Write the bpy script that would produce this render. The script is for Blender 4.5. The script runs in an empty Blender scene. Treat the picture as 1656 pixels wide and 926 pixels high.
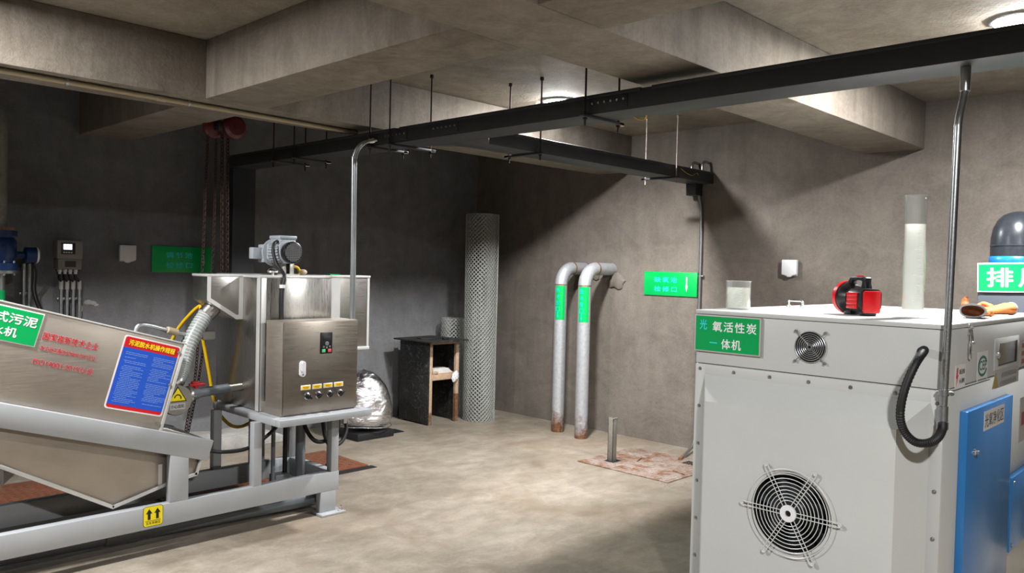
import bpy, bmesh, math, random
from mathutils import Vector, Matrix
random.seed(7)
R = math.radians
SC = bpy.context.scene
COL = SC.collection

# ------------------------------------------------------------------ camera, world, lamps' levels, exposure
cam_d = bpy.data.cameras.new('camera'); cam = bpy.data.objects.new('camera', cam_d); COL.objects.link(cam)
cam_d.sensor_width = 36.0; cam_d.lens = 1300.0 / 1656.0 * 36.0; cam_d.clip_start = 0.02
yaw, pitch, roll = R(44.1), R(1.4), R(1.4)
fw = Vector((math.cos(yaw)*math.cos(pitch), math.sin(yaw)*math.cos(pitch), -math.sin(pitch)))
rt = Vector((math.sin(yaw), -math.cos(yaw), 0)); up = rt.cross(fw)
r2 = rt*math.cos(roll) + up*math.sin(roll); u2 = up*math.cos(roll) - rt*math.sin(roll)
m = Matrix((r2, u2, -fw)).transposed().to_4x4(); m.translation = Vector((0, 0, 1.5)); cam.matrix_world = m
SC.camera = cam
wd = bpy.data.worlds.new('world'); SC.world = wd; wd.use_nodes = True
wd.node_tree.nodes['Background'].inputs[0].default_value = (0.5, 0.55, 0.6, 1); wd.node_tree.nodes['Background'].inputs[1].default_value = 0.0
SC.view_settings.view_transform = 'Standard'; SC.view_settings.look = 'None'; SC.view_settings.exposure = 0.0; SC.view_settings.gamma = 1.0
SC.view_settings.use_curve_mapping = False
SC.cycles.max_bounces = 10; SC.cycles.diffuse_bounces = 1; SC.cycles.glossy_bounces = 5; SC.cycles.transmission_bounces = 10; SC.cycles.volume_bounces = 6; SC.cycles.transparent_max_bounces = 16
SC.cycles.caustics_reflective = False; SC.cycles.caustics_refractive = False
LAMP_W = {'far': 82, 'right': 100, 'near': 152, 'side': 150}      # watts of each ceiling lamp
LAMP_AT = {'far': (4.36, 3.80), 'right': (4.27, 0.94), 'near': (0.30, 3.80), 'side': (0.55, -0.55)}

# ------------------------------------------------------------------ colours and materials
def lin(c):
    if isinstance(c, str):
        c = [int(c[i:i+2], 16)/255 for i in (0, 2, 4)]
    return tuple(x/12.92 if x <= .04045 else ((x+.055)/1.055)**2.4 for x in c) + (1.0,)
MATS = {}
def newmat(name):
    m = bpy.data.materials.new(name); m.use_nodes = True; MATS[name] = m
    nt = m.node_tree; b = nt.nodes['Principled BSDF']
    return m, nt, b
def N(nt, t, **kw):
    n = nt.nodes.new(t)
    for k, v in kw.items():
        if k in n.inputs: n.inputs[k].default_value = v
        else: setattr(n, k, v)
    return n
def noise(nt, vec, scale, detail=4, rough=.6, dist=0):
    n = N(nt, 'ShaderNodeTexNoise', Scale=scale, Detail=detail, Roughness=rough, Distortion=dist)
    if vec: nt.links.new(vec, n.inputs['Vector'])
    return n.outputs['Fac']
def ramp(nt, fac, stops):
    n = N(nt, 'ShaderNodeValToRGB'); e = n.color_ramp.elements
    while len(e) < len(stops): e.new(.5)
    for k, (p, c) in enumerate(stops): e[k].position = p; e[k].color = c
    nt.links.new(fac, n.inputs[0]); return n.outputs[0]
def mix(nt, fac, a, b, mode='MIX'):
    n = N(nt, 'ShaderNodeMix', data_type='RGBA', blend_type=mode)
    for s, v in ((n.inputs[0], fac), (n.inputs[6], a), (n.inputs[7], b)):
        if hasattr(v, 'node'): nt.links.new(v, s)
        else: s.default_value = v
    return n.outputs[2]
def bump(nt, b, h, strength, dist=.01):
    n = N(nt, 'ShaderNodeBump', Strength=strength, Distance=dist); nt.links.new(h, n.inputs['Height']); nt.links.new(n.outputs[0], b.inputs['Normal'])
def pos(nt): return N(nt, 'ShaderNodeNewGeometry').outputs['Position']
def mapped(nt, vec, scale=(1,1,1), rot=(0,0,0)):
    n = N(nt, 'ShaderNodeMapping'); n.inputs['Scale'].default_value = scale; n.inputs['Rotation'].default_value = rot
    nt.links.new(vec, n.inputs[0]); return n.outputs[0]
def W(c, k):
    c = lin(c); return tuple(min(1, x*k) for x in c[:3]) + (1,)
def paint(name, c, rough=.5, metal=0, var=.08, scale=6, bmp=0, bscale=300, spec=.5, coat=0):
    m, nt, b = newmat(name); p = pos(nt)
    f = noise(nt, p, scale, 5)
    col = ramp(nt, f, [(.3, W(c, 1-var)), (.7, W(c, 1+var))])
    nt.links.new(col, b.inputs['Base Color']); b.inputs['Roughness'].default_value = rough; b.inputs['Metallic'].default_value = metal
    b.inputs['Specular IOR Level'].default_value = spec; b.inputs['Coat Weight'].default_value = coat
    if bmp: bump(nt, b, noise(nt, p, bscale, 2), bmp, .002)
    return m
def concrete(name, c1, c2, stain, big=.8, bmp=.25, rough=.85, swirl=True, floor=False, streak=.3):
    m, nt, b = newmat(name); p = pos(nt)
    a = noise(nt, p, big, 8, .62, .4); f = noise(nt, p, 7, 8, .7, .3); g = noise(nt, p, 60, 4, .7)
    col = ramp(nt, a, [(.32, lin(c1)), (.68, lin(c2))])
    col = mix(nt, ramp(nt, f, [(.35, (0,0,0,1)), (.75, (.55,.55,.55,1))]), col, lin(stain))
    col = mix(nt, .3, col, ramp(nt, g, [(.25, (.5,.5,.5,1)), (.75, (1.4,1.4,1.4,1))]), 'MULTIPLY')
    md = noise(nt, p, 2.3, 9, .68, 1.4)
    col = mix(nt, .55, col, ramp(nt, md, [(.3, (.66,.64,.61,1)), (.5, (1,1,1,1)), (.72, (1.3,1.3,1.3,1))]), 'MULTIPLY')
    sk = noise(nt, mapped(nt, p, (3.6, 3.6, .55) if not floor else (2, 5, 1), (0, 0, .3)), 1.6, 7, .7, .8)
    col = mix(nt, streak, col, ramp(nt, sk, [(.3, (.62,.6,.57,1)), (.55, (1,1,1,1)), (.75, (1.28,1.28,1.3,1))]), 'MULTIPLY')
    if swirl:
        s = noise(nt, mapped(nt, p, (1, 1, 1.7)), 2.6, 10, .72, 2.2)
        col = mix(nt, ramp(nt, s, [(.52, (0,0,0,1)), (.72, (.35,.35,.35,1))]), col, W(c2, 1.25))
    # small dark pits
    v = N(nt, 'ShaderNodeTexVoronoi', Scale=2.3); nt.links.new(p, v.inputs['Vector'])
    col = mix(nt, ramp(nt, v.outputs['Distance'], [(.012, (.8,.8,.8,1)), (.025, (0,0,0,1))]), col, W(c1, .35))
    nt.links.new(col, b.inputs['Base Color']); b.inputs['Roughness'].default_value = rough
    if floor:
        st = noise(nt, p, .55, 6, .65, .6)
        col = mix(nt, ramp(nt, st, [(.52, (0,0,0,1)), (.74, (.5,.5,.5,1))]), col, lin('7d6347')); nt.links.new(col, b.inputs['Base Color'])
        nt.links.new(ramp(nt, noise(nt, p, 1.1, 6), [(.3, (.24,.24,.24,1)), (.7, (.6,.6,.6,1))]), b.inputs['Roughness'])
    h = mix(nt, .5, f, g); bump(nt, b, h, bmp, .02)
    return m
concrete('wall_cement', '6f6860', '7e766d', '625b54')
concrete('left_cement', '6f6f70', '7f7f81', '616163')
concrete('beam_cement', '857c71', '968d81', '756c60', big=1.3, streak=.75)
concrete('soffit_cement', '85785f', '978a72', '72674f', big=1.3, bmp=.4)
concrete('ceiling_cement', '8a8175', '9d9486', '736a5f', big=1.1, bmp=.5, streak=.5)
concrete('floor_cement', '857c6f', '9f9689', '736857', big=.9, bmp=.12, rough=.55, swirl=True, floor=True, streak=.6)
concrete('pale_plaster', 'a3a19d', 'c4c2bd', '93918d', big=4)

def steel(name, c, rough=.3, dirs=(60, 60, 2), aniso=0.0, rot=0.0, var=.1):
    m, nt, b = newmat(name); p = pos(nt)
    s = noise(nt, mapped(nt, p, dirs), 6, 3, .6); l = noise(nt, p, 3, 5, .6)
    nt.links.new(ramp(nt, l, [(.3, W(c, 1-var)), (.7, W(c, 1+var))]), b.inputs['Base Color'])
    b.inputs['Metallic'].default_value = 1
    nt.links.new(ramp(nt, s, [(.3, (rough*.8,)*3+(1,)), (.7, (rough*1.25,)*3+(1,))]), b.inputs['Roughness'])
    b.inputs['Anisotropic'].default_value = aniso; b.inputs['Anisotropic Rotation'].default_value = rot
    bump(nt, b, s, .05, .002)
    return m
steel('stainless', 'aaa7a2', .34, (2, 2, 60), .0)
steel('stainless_brown', 'aaa196', .44, (2, 2, 60), .0); MATS['stainless_brown'].node_tree.nodes['Principled BSDF'].inputs['Metallic'].default_value = .8
steel('stainless_door', '958d83', .34, (2, 2, 60), .0)
steel('stainless_tank', 'b2b0ac', .30, (60, 60, 2), .75, .25)
steel('stainless_strip', 'd6d6d3', .42, (60, 60, 2)); MATS['stainless_strip'].node_tree.nodes['Principled BSDF'].inputs['Metallic'].default_value = .5
steel('bright_metal', 'd8d8d8', .18)
steel('zinc', 'b4b8bb', .34, (40, 40, 40), var=.12)
paint('frame_paint', 'a6a9ac', .38, .1, .05)
paint('panel_paint', 'c6c8c5', .45, 0, .025, 3, .06, 500)
paint('door_blue', '2f78b8', .25, 0, .05)
paint('tray_black', '393b3f', .5, .2, .12)
paint('rubber', '151618', .55, 0, .1)
paint('black_plastic', '101114', .35, 0, .1)
paint('dark_void', '08080a', .8, 0, 0)
paint('white_plastic', 'e9eaec', .35, 0, .02)
paint('grey_plastic', '77787a', .4, 0, .05)
paint('pvc_grey', '6f757b', .4, 0, .06)
paint('pvc_cream', 'b8a98a', .45, 0, .05)
paint('sign_green', '00a455', .3, 0, .03)
paint('sign_bright_green', '00b456', .3, 0, .03)
paint('letter_white', 'f4f6f6', .35, 0, 0)
paint('letter_cyan', '35e0e8', .35, 0, 0)
paint('letter_teal', '12c6b4', .35, 0, .1)
paint('red_print', 'c2101e', .45, 0, .03)
paint('red_print_edge', 'e6dcdc', .45, 0, 0)
paint('notice_blue', '1f55c4', .35, 0, .03)
paint('notice_red', 'd01622', .35, 0, .02)
paint('letter_yellow', 'ffe21a', .35, 0, 0)
paint('notice_print', '7d9de0', .4, 0, 0)
paint('sticker_yellow', 'f2dc10', .35, 0, .02)
paint('sticker_black', '111111', .4, 0, 0)
paint('sticker_white', 'e8e6e4', .5, 0, .03)
paint('sticker_grey', 'bab8b4', .5, 0, .03)
paint('sticker_green', '2b7a63', .5, 0, .02)
paint('print_dark', '3d3b3a', .5, 0, 0)
paint('print_grey', '777572', .5, 0, 0)
paint('print_faded_red', 'a34a42', .5, 0, .05)
paint('hazard_tan', 'b39a50', .5, 0, .05)
paint('torch_red', 'd8141c', .3, 0, .03)
paint('motor_grey', 'b7bec4', .35, .2, .04)
paint('pump_blue', '143262', .35, 0, .1)
paint('tape_blue', '1f77c8', .3, 0, .08, 30)
paint('hoist_red', '521516', .45, 0, .1)
paint('hose_yellow', 'e0b414', .45, 0, .06)
paint('hose_amber', 'b98a1c', .45, 0, .06)
paint('valve_red', 'c2161e', .4, 0, .05)
paint('instrument_grey', '8f8c82', .5, 0, .04)
paint('netting', 'adb0aa', .4, 0, .04)
paint('fan_base_grey', '4a5058', .5, 0, .06)
paint('duct_black', '33373d', .28, .3, .2, 25, .15, 60)
paint('leather', 'b4652a', .75, 0, .22, 22, .3, 180)
paint('leather_dark', '6e3716', .85, 0, .2, 30)
paint('glove_trim', '8c8f92', .8, 0, .1)
paint('wood', 'b59a80', .75, 0, .18, 30)
paint('paper', 'd8d6d2', .7, 0, .05)
paint('plastic_bag', 'd4d2d6', .35, 0, .1, 40)
paint('keypad_green', '5fd08a', .4, 0, 0)
paint('keypad_red', 'e2565c', .4, 0, 0)
paint('chain_rust', '33201b', .7, .3, .3, 60)
paint('rod_rust', '352622', .7, .4, .3, 30)
paint('rod_bright', 'a99c94', .5, .5, .3, 30)
paint('wire_green', 'd9dcd8', .35, .1, .02)
paint('hose_clear', '8c918f', .3, 0, .08)
paint('hose_rib', 'b9bdbb', .3, 0, .06)
def rusty(name, c, lo, hi, mode):
    m, nt, b = newmat(name); p = pos(nt)
    f = noise(nt, p, 9, 8, .7, .4); g = noise(nt, p, 40, 6, .7)
    base = ramp(nt, g, [(.3, W(c, .8)), (.7, W(c, 1.1))])
    rst = ramp(nt, g, [(.3, lin('5a3826')), (.7, lin('92694d'))])
    if mode == 'foot':
        z = N(nt, 'ShaderNodeSeparateXYZ'); nt.links.new(p, z.inputs[0])
        a = N(nt, 'ShaderNodeMath', operation='MULTIPLY_ADD'); nt.links.new(f, a.inputs[0]); a.inputs[1].default_value = .55; nt.links.new(z.outputs[2], a.inputs[2])
        fac = ramp(nt, a.outputs[0], [(lo, (1,1,1,1)), (hi, (0,0,0,1))])
    else: fac = ramp(nt, f, [(lo, (0,0,0,1)), (hi, (1,1,1,1))])
    nt.links.new(mix(nt, fac, base, rst), b.inputs['Base Color'])
    b.inputs['Roughness'].default_value = .5; b.inputs['Metallic'].default_value = .45 if mode == 'foot' else .2
    bump(nt, b, g, .2, .004); return m
rusty('galvanised_pipe', 'b9bcc0', .34, .47, 'foot')
rusty('rust_plate', 'a0938a', .42, .62, 'all')
rusty('rust_orange', '7d4a33', .45, .75, 'all')
rusty('steel_post', '8d8a82', .55, .75, 'all')
rusty('rust_joint', 'a08a74', .35, .55, 'all')
def scratched():
    m, nt, b = newmat('scratched_black'); p = pos(nt)
    a = noise(nt, p, 14, 10, .75, 3.0); g = noise(nt, p, 4, 4)
    c = ramp(nt, a, [(.54, lin('131517')), (.60, lin('5c5a55')), (.66, lin('1b1d1f'))])
    c = mix(nt, ramp(nt, g, [(.35, (0,0,0,1)), (.7, (.5,.5,.5,1))]), c, lin('35332f'))
    nt.links.new(c, b.inputs['Base Color']); b.inputs['Roughness'].default_value = .6
scratched()
def foil():
    m, nt, b = newmat('foil'); p = pos(nt)
    v = noise(nt, mapped(nt, p, (1, 1, 2.2)), 9, 6, .6, 1.5)
    b.inputs['Base Color'].default_value = (.82, .83, .86, 1); b.inputs['Metallic'].default_value = 1; b.inputs['Roughness'].default_value = .14
    bump(nt, b, v, .55, .04)
foil()
def glassy(name, c, rough=0.02, ior=1.45, alpha=1):
    m, nt, b = newmat(name); b.inputs['Base Color'].default_value = lin(c); b.inputs['Roughness'].default_value = rough
    b.inputs['Transmission Weight'].default_value = 1; b.inputs['IOR'].default_value = ior
glassy('glass', 'f4f8f6')
def thinglass():
    m, nt, b = newmat('clear_glass'); nt.nodes.remove(b)
    t = N(nt, 'ShaderNodeBsdfTransparent'); t.inputs[0].default_value = (.975, .985, .98, 1)
    g = N(nt, 'ShaderNodeBsdfGlossy', Roughness=.04); lw = N(nt, 'ShaderNodeLayerWeight', Blend=.5); mx = N(nt, 'ShaderNodeMixShader')
    pw = N(nt, 'ShaderNodeMath', operation='POWER'); nt.links.new(lw.outputs['Facing'], pw.inputs[0]); pw.inputs[1].default_value = 3
    ma = N(nt, 'ShaderNodeMath', operation='MULTIPLY_ADD'); nt.links.new(pw.outputs[0], ma.inputs[0]); ma.inputs[1].default_value = .75; ma.inputs[2].default_value = .04
    hz = N(nt, 'ShaderNodeMixShader'); hz.inputs[0].default_value = .1; df = N(nt, 'ShaderNodeBsdfDiffuse'); nt.links.new(t.outputs[0], hz.inputs[1]); nt.links.new(df.outputs[0], hz.inputs[2])
    nt.links.new(ma.outputs[0], mx.inputs[0]); nt.links.new(hz.outputs[0], mx.inputs[1]); nt.links.new(g.outputs[0], mx.inputs[2])
    nt.links.new(mx.outputs[0], nt.nodes['Material Output'].inputs[0])
thinglass()
def cloudy(name, c, cover):
    m, nt, b = newmat(name); nt.nodes.remove(b)
    t = N(nt, 'ShaderNodeBsdfTransparent'); t.inputs[0].default_value = (.9, .9, .86, 1)
    d = N(nt, 'ShaderNodeBsdfTranslucent'); d.inputs[0].default_value = lin(c)
    d2 = N(nt, 'ShaderNodeBsdfDiffuse'); d2.inputs[0].default_value = lin(c)
    ad = N(nt, 'ShaderNodeMixShader'); ad.inputs[0].default_value = .8; nt.links.new(d.outputs[0], ad.inputs[1]); nt.links.new(d2.outputs[0], ad.inputs[2])
    mx = N(nt, 'ShaderNodeMixShader'); mx.inputs[0].default_value = cover
    nt.links.new(t.outputs[0], mx.inputs[1]); nt.links.new(ad.outputs[0], mx.inputs[2]); nt.links.new(mx.outputs[0], nt.nodes['Material Output'].inputs[0])
def cloudy_vol(name, c, cover, dens):
    cloudy(name, c, cover); nt = MATS[name].node_tree
    v = N(nt, 'ShaderNodeVolumeScatter', Density=dens, Anisotropy=.55); v.inputs['Color'].default_value = lin(c)
    nt.links.new(v.outputs[0], nt.nodes['Material Output'].inputs['Volume'])
cloudy_vol('cloudy_water', 'fffdf6', .22, 38); cloudy_vol('pale_water', 'f4f6f0', .22, 14)
def emit(name, c, s):
    m, nt, b = newmat(name); b.inputs['Base Color'].default_value = lin(c); b.inputs['Emission Color'].default_value = lin(c); b.inputs['Emission Strength'].default_value = s
emit('lamp_glow', 'ffffff', 12.0); emit('lamp_glow_bright', 'ffffff', 480.0); emit('lamp_glow_soft', 'ffffff', 400.0); emit('screen_glow', 'eaf4ff', 2.2)

# ------------------------------------------------------------------ mesh helpers
class MB:
    """Gathers shapes in world coordinates; build() links them as one mesh object."""
    def __init__(s): s.bm = bmesh.new()
    def _add(s, tb, mat=None):
        if mat is not None: bmesh.ops.transform(tb, matrix=mat, verts=tb.verts)
        me = bpy.data.meshes.new('t'); tb.to_mesh(me); tb.free(); s.bm.from_mesh(me); bpy.data.meshes.remove(me); return s
    def box(s, a, b, bev=0, mat=None, seg=2):
        tb = bmesh.new(); bmesh.ops.create_cube(tb, size=1)
        c = [(a[i]+b[i])/2 for i in range(3)]; d = [max(1e-5, abs(b[i]-a[i])) for i in range(3)]
        for v in tb.verts: v.co = Vector((c[0]+v.co.x*d[0], c[1]+v.co.y*d[1], c[2]+v.co.z*d[2]))
        if bev: bmesh.ops.bevel(tb, geom=tb.edges[:], offset=min(bev, min(d)*.45), segments=seg, profile=.5, affect='EDGES')
        return s._add(tb, mat)
    def prism(s, pts, n0, n1, axis='Y', bev=0, mat=None):
        """pts: outline in the two other axes; swept from n0 to n1 along axis"""
        def P(p, n): return {'X': (n, p[0], p[1]), 'Y': (p[0], n, p[1]), 'Z': (p[0], p[1], n)}[axis]
        tb = bmesh.new(); a = [tb.verts.new(P(p, n0)) for p in pts]; b = [tb.verts.new(P(p, n1)) for p in pts]
        k = len(pts); tb.faces.new(a); tb.faces.new(b[::-1])
        for i in range(k): tb.faces.new((a[i], b[i], b[(i+1) % k], a[(i+1) % k]))
        bmesh.ops.recalc_face_normals(tb, faces=tb.faces[:])
        if bev: bmesh.ops.bevel(tb, geom=tb.edges[:], offset=bev, segments=2, profile=.5, affect='EDGES')
        return s._add(tb, mat)
    def tube(s, path, r, seg=10, smooth=0, closed=False, cap=True):
        P = [Vector(p) for p in path]
        if smooth: P = spline(P, smooth, closed)
        rs = r if isinstance(r, (list, tuple)) else [r]*len(P)
        if len(rs) != len(P): rs = [rs[min(len(rs)-1, int(i*(len(rs)-1)/(len(P)-1)+.5))] for i in range(len(P))]
        tb = bmesh.new(); rings = []; n = len(P); up = None
        for i in range(n):
            if closed: t = P[(i+1) % n]-P[i-1]
            else: t = P[min(i+1, n-1)]-P[max(i-1, 0)]
            t.normalize()
            if up is None: up = Vector((0, 0, 1)) if abs(t.z) < .9 else Vector((1, 0, 0))
            up = (up - t*up.dot(t)).normalized(); sd = t.cross(up)
            rings.append([tb.verts.new(P[i] + (up*math.cos(2*math.pi*k/seg)+sd*math.sin(2*math.pi*k/seg))*rs[i]) for k in range(seg)])
        for i in range(n if closed else n-1):
            a, b = rings[i], rings[(i+1) % n]
            for k in range(seg): tb.faces.new((a[k], b[k], b[(k+1) % seg], a[(k+1) % seg]))
        if cap and not closed: tb.faces.new(rings[0]); tb.faces.new(rings[-1][::-1])
        bmesh.ops.recalc_face_normals(tb, faces=tb.faces[:])
        return s._add(tb)
    def cyl(s, p0, p1, r, seg=20, r1=None, bev=0):
        r1 = r if r1 is None else r1; p0, p1 = Vector(p0), Vector(p1)
        if bev:
            d = (p1-p0).normalized()*bev
            return s.tube([p0, p0+d*.01, p0+d, p1-d, p1-d*.01, p1], [r-bev, r-bev, r, r1, r1-bev, r1-bev], seg)
        return s.tube([p0, p1], [r, r1], seg)
    def lathe(s, prof, c, axis='Z', seg=28, mat=None):
        """prof: (radius, height) pairs around c; open profile unless radii reach 0"""
        tb = bmesh.new(); rings = []
        for (r, h) in prof:
            ring = []
            for k in range(seg):
                a = 2*math.pi*k/seg; x, y = r*math.cos(a), r*math.sin(a)
                p = {'Z': (x, y, h), 'Y': (x, h, y), 'X': (h, x, y)}[axis]
                ring.append(tb.verts.new(Vector(p)))
            rings.append(ring)
        for a, b in zip(rings, rings[1:]):
            for k in range(seg): tb.faces.new((a[k], a[(k+1) % seg], b[(k+1) % seg], b[k]))
        bmesh.ops.remove_doubles(tb, verts=tb.verts, dist=1e-6)
        bmesh.ops.recalc_face_normals(tb, faces=tb.faces[:])
        bmesh.ops.translate(tb, vec=Vector(c), verts=tb.verts)
        return s._add(tb, mat)
    def sphere(s, c, r, seg=16, mat=None):
        tb = bmesh.new(); bmesh.ops.create_uvsphere(tb, u_segments=seg, v_segments=seg//2, radius=1)
        rr = r if isinstance(r, (tuple, list)) else (r, r, r)
        for v in tb.verts: v.co = Vector((c[0]+v.co.x*rr[0], c[1]+v.co.y*rr[1], c[2]+v.co.z*rr[2]))
        return s._add(tb, mat)
    def face(s, pts):
        s.bm.faces.new([s.bm.verts.new(Vector(p)) for p in pts]); return s
    def build(s, name, mat, parent=None, label=None, flat=False, mat_w=None):
        if mat_w is not None: bmesh.ops.transform(s.bm, matrix=mat_w, verts=s.bm.verts)
        return link(name, s.bm, mat, parent, label, flat)
def spline(P, k, closed=False):
    out = []; n = len(P)
    for i in range(n if closed else n-1):
        p1, p2 = P[i], P[(i+1) % n]
        p0 = P[i-1] if (closed or i > 0) else p1*2-p2
        p3 = P[(i+2) % n] if (closed or i+2 < n) else p2*2-p1
        for j in range(k):
            t = j/k; out.append(.5*((2*p1)+(p2-p0)*t+(2*p0-5*p1+4*p2-p3)*t*t+(3*p1-p0-3*p2+p3)*t**3))
    if not closed: out.append(P[-1])
    return out
WLOC = {}
def link(name, bm, mat, parent=None, label=None, flat=False):
    xs = [v.co for v in bm.verts]
    o0 = Vector(((min(v.x for v in xs)+max(v.x for v in xs))/2, (min(v.y for v in xs)+max(v.y for v in xs))/2, min(v.z for v in xs)))
    bmesh.ops.translate(bm, vec=-o0, verts=bm.verts)
    me = bpy.data.meshes.new(name); bm.to_mesh(me); bm.free()
    me.materials.append(MATS[mat])
    if not flat and len(me.polygons):
        me.shade_smooth(); me.set_sharp_from_angle(angle=R(38))
    o = bpy.data.objects.new(name, me); COL.objects.link(o)
    setloc(o, o0, parent)
    if label: o['label'] = label
    return o
def setloc(o, w, parent):
    WLOC[o.name] = Vector(w)
    if parent: o.parent = parent; o.location = Vector(w)-WLOC[parent.name]
    else: o.location = w
def thing(name, label, cat, at, group=None):
    o = bpy.data.objects.new(name, None); COL.objects.link(o); o.empty_display_size = .1; setloc(o, at, None); return tag(o, label, cat, group)
def tag(o, label, cat, group=None):
    o['label'] = label; o['category'] = cat
    if group: o['group'] = group
    return o
def struct(o): o['kind'] = 'structure'; return o
FX = Matrix(((0, 0, -1), (-1, 0, 0), (0, 1, 0)))        # reads on a face looking towards -X
FY = Matrix(((1, 0, 0), (0, 0, -1), (0, 1, 0)))         # reads on a face looking towards -Y
def frame(base, at, tilt=0):
    M = (base @ Matrix.Rotation(tilt, 3, 'Z')).to_4x4(); M.translation = Vector(at); return M
def text(name, s, M, w, h, mat, parent, bold=0, depth=.0006, spacing=1.0, label=None):
    cu = bpy.data.curves.new('t', 'FONT'); cu.body = s; cu.align_x = 'CENTER'; cu.align_y = 'CENTER'; cu.size = 1; cu.extrude = 0; cu.space_character = spacing
    o = bpy.data.objects.new('t', cu); COL.objects.link(o)
    me = bpy.data.meshes.new_from_object(o.evaluated_get(bpy.context.evaluated_depsgraph_get()))
    bpy.data.objects.remove(o); bpy.data.curves.remove(cu)
    bm = bmesh.new(); bm.from_mesh(me); bpy.data.meshes.remove(me)
    xs = [v.co.x for v in bm.verts]; ys = [v.co.y for v in bm.verts]
    if not xs: bm.free(); return None
    cx, cy = (min(xs)+max(xs))/2, (min(ys)+max(ys))/2; sx = w/(max(xs)-min(xs)); sy = (h/(max(ys)-min(ys))) if h else sx
    for v in bm.verts: v.co = Vector(((v.co.x-cx)*sx, (v.co.y-cy)*sy, depth))
    if bold:
        src = bpy.data.meshes.new('t'); bm.to_mesh(src); k = bold*max(sx, sy)
        for q, (dx, dy) in enumerate(((k, 0), (-k, 0), (0, k), (0, -k))):
            n0 = len(bm.verts); bm.from_mesh(src); bm.verts.ensure_lookup_table()
            for v in bm.verts[n0:]: v.co += Vector((dx, dy, .00003*(q+1)))
        bpy.data.meshes.remove(src)
    bmesh.ops.transform(bm, matrix=M, verts=bm.verts)
    return link(name, bm, mat, parent, label, flat=True)
def flatbox(M, w, h, d, bev=0):
    return MB().box((-w/2, -h/2, 0), (w/2, h/2, d), bev, mat=M)
def roundrect(M, w, h, d, r, n=6):
    pts = []
    for cx, cy, a0 in ((w/2-r, h/2-r, 0), (-w/2+r, h/2-r, 90), (-w/2+r, -h/2+r, 180), (w/2-r, -h/2+r, 270)):
        for k in range(n+1):
            a = R(a0+90*k/n); pts.append((cx+r*math.cos(a), cy+r*math.sin(a)))
    return MB().prism(pts, 0, d, 'Z', mat=M)
def plate_with_hole(y0, y1, z0, z1, cy, cz, r, x0, x1, seg=48):
    bm = bmesh.new(); layers = []
    for x in (x0, x1):
        q = [bm.verts.new((x, y, z)) for y, z in ((y0, z0), (y1, z0), (y1, z1), (y0, z1))]
        c = [bm.verts.new((x, cy+r*math.cos(2*math.pi*k/seg), cz+r*math.sin(2*math.pi*k/seg))) for k in range(seg)]
        e = [bm.edges.new((q[i], q[(i+1) % 4])) for i in range(4)] + [bm.edges.new((c[i], c[(i+1) % seg])) for i in range(seg)]
        bmesh.ops.triangle_fill(bm, edges=e, use_beauty=True); layers.append((q, c))
    (qa, ca), (qb, cb) = layers
    for i in range(4): bm.faces.new((qa[i], qa[(i+1) % 4], qb[(i+1) % 4], qb[i]))
    for i in range(seg): bm.faces.new((ca[i], cb[i], cb[(i+1) % seg], ca[(i+1) % seg]))
    bmesh.ops.recalc_face_normals(bm, faces=bm.faces[:]); mb = MB(); mb.bm.free(); mb.bm = bm; return mb
def chain(name, path, link_len, r, mat, parent=None):
    P = spline([Vector(p) for p in path], 8); L = [0]
    for a, b in zip(P, P[1:]): L.append(L[-1]+(b-a).length)
    mb = MB(); d = link_len*.72; k = 0; t = 0
    def at(s):
        for i in range(len(P)-1):
            if L[i+1] >= s: return P[i].lerp(P[i+1], (s-L[i])/max(1e-9, L[i+1]-L[i]))
        return P[-1]
    while t < L[-1]:
        c = at(t+d/2); tn = (at(min(L[-1], t+d))-at(t)).normalized(); side = tn.cross(Vector((1, .3, 0))).normalized()
        if k % 2: side = tn.cross(side).normalized()
        h = link_len/2; w = link_len*.3
        mb.tube([c+tn*h*math.cos(a)*1.0+side*w*math.sin(a) for a in [2*math.pi*i/8 for i in range(8)]], r, 5, closed=True)
        t += d; k += 1
    return mb.build(name, mat, parent)

# ------------------------------------------------------------------ the room
XW, YW, ZC, ZB = 5.93, 6.30, 2.695, 2.375
X0, Y0 = -6.0, -4.5
struct(MB().box((X0-.2, Y0-.2, -.2), (XW+.2, YW+.2, 0)).build('floor', 'floor_cement'))
struct(MB().box((X0-.2, Y0-.2, ZC), (XW+.2, YW+.2, ZC+.2)).build('ceiling', 'ceiling_cement'))
struct(MB().box((XW, Y0-.2, 0), (XW+.2, YW+.2, ZC)).build('wall_right', 'wall_cement'))
struct(MB().box((X0, YW, 0), (XW, YW+.2, ZC)).build('wall_left', 'left_cement'))
struct(MB().box((X0-.2, Y0-.2, 0), (X0, YW+.2, ZC)).build('wall_back', 'wall_cement'))
struct(MB().box((X0, Y0-.2, 0), (XW, Y0, ZC)).build('wall_near', 'wall_cement'))
def beam(name, boxes):
    mb = MB()
    for a, b in boxes: mb.box(a, b, .008)
    return struct(mb.build(name, 'beam_cement'))
beam('trim_1', [((X0, 4.29, ZB), (XW, 4.665, ZC))])
beam('trim_2', [((X0, 1.838, ZB), (XW, 2.25, ZC))])
beam('trim_3', [((1.985, Y0, ZB), (2.35, 1.838, ZC)), ((1.985, 2.25, ZB), (2.35, 4.29, ZC)), ((1.985, 4.665, ZB), (2.35, YW, ZC))])
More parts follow.
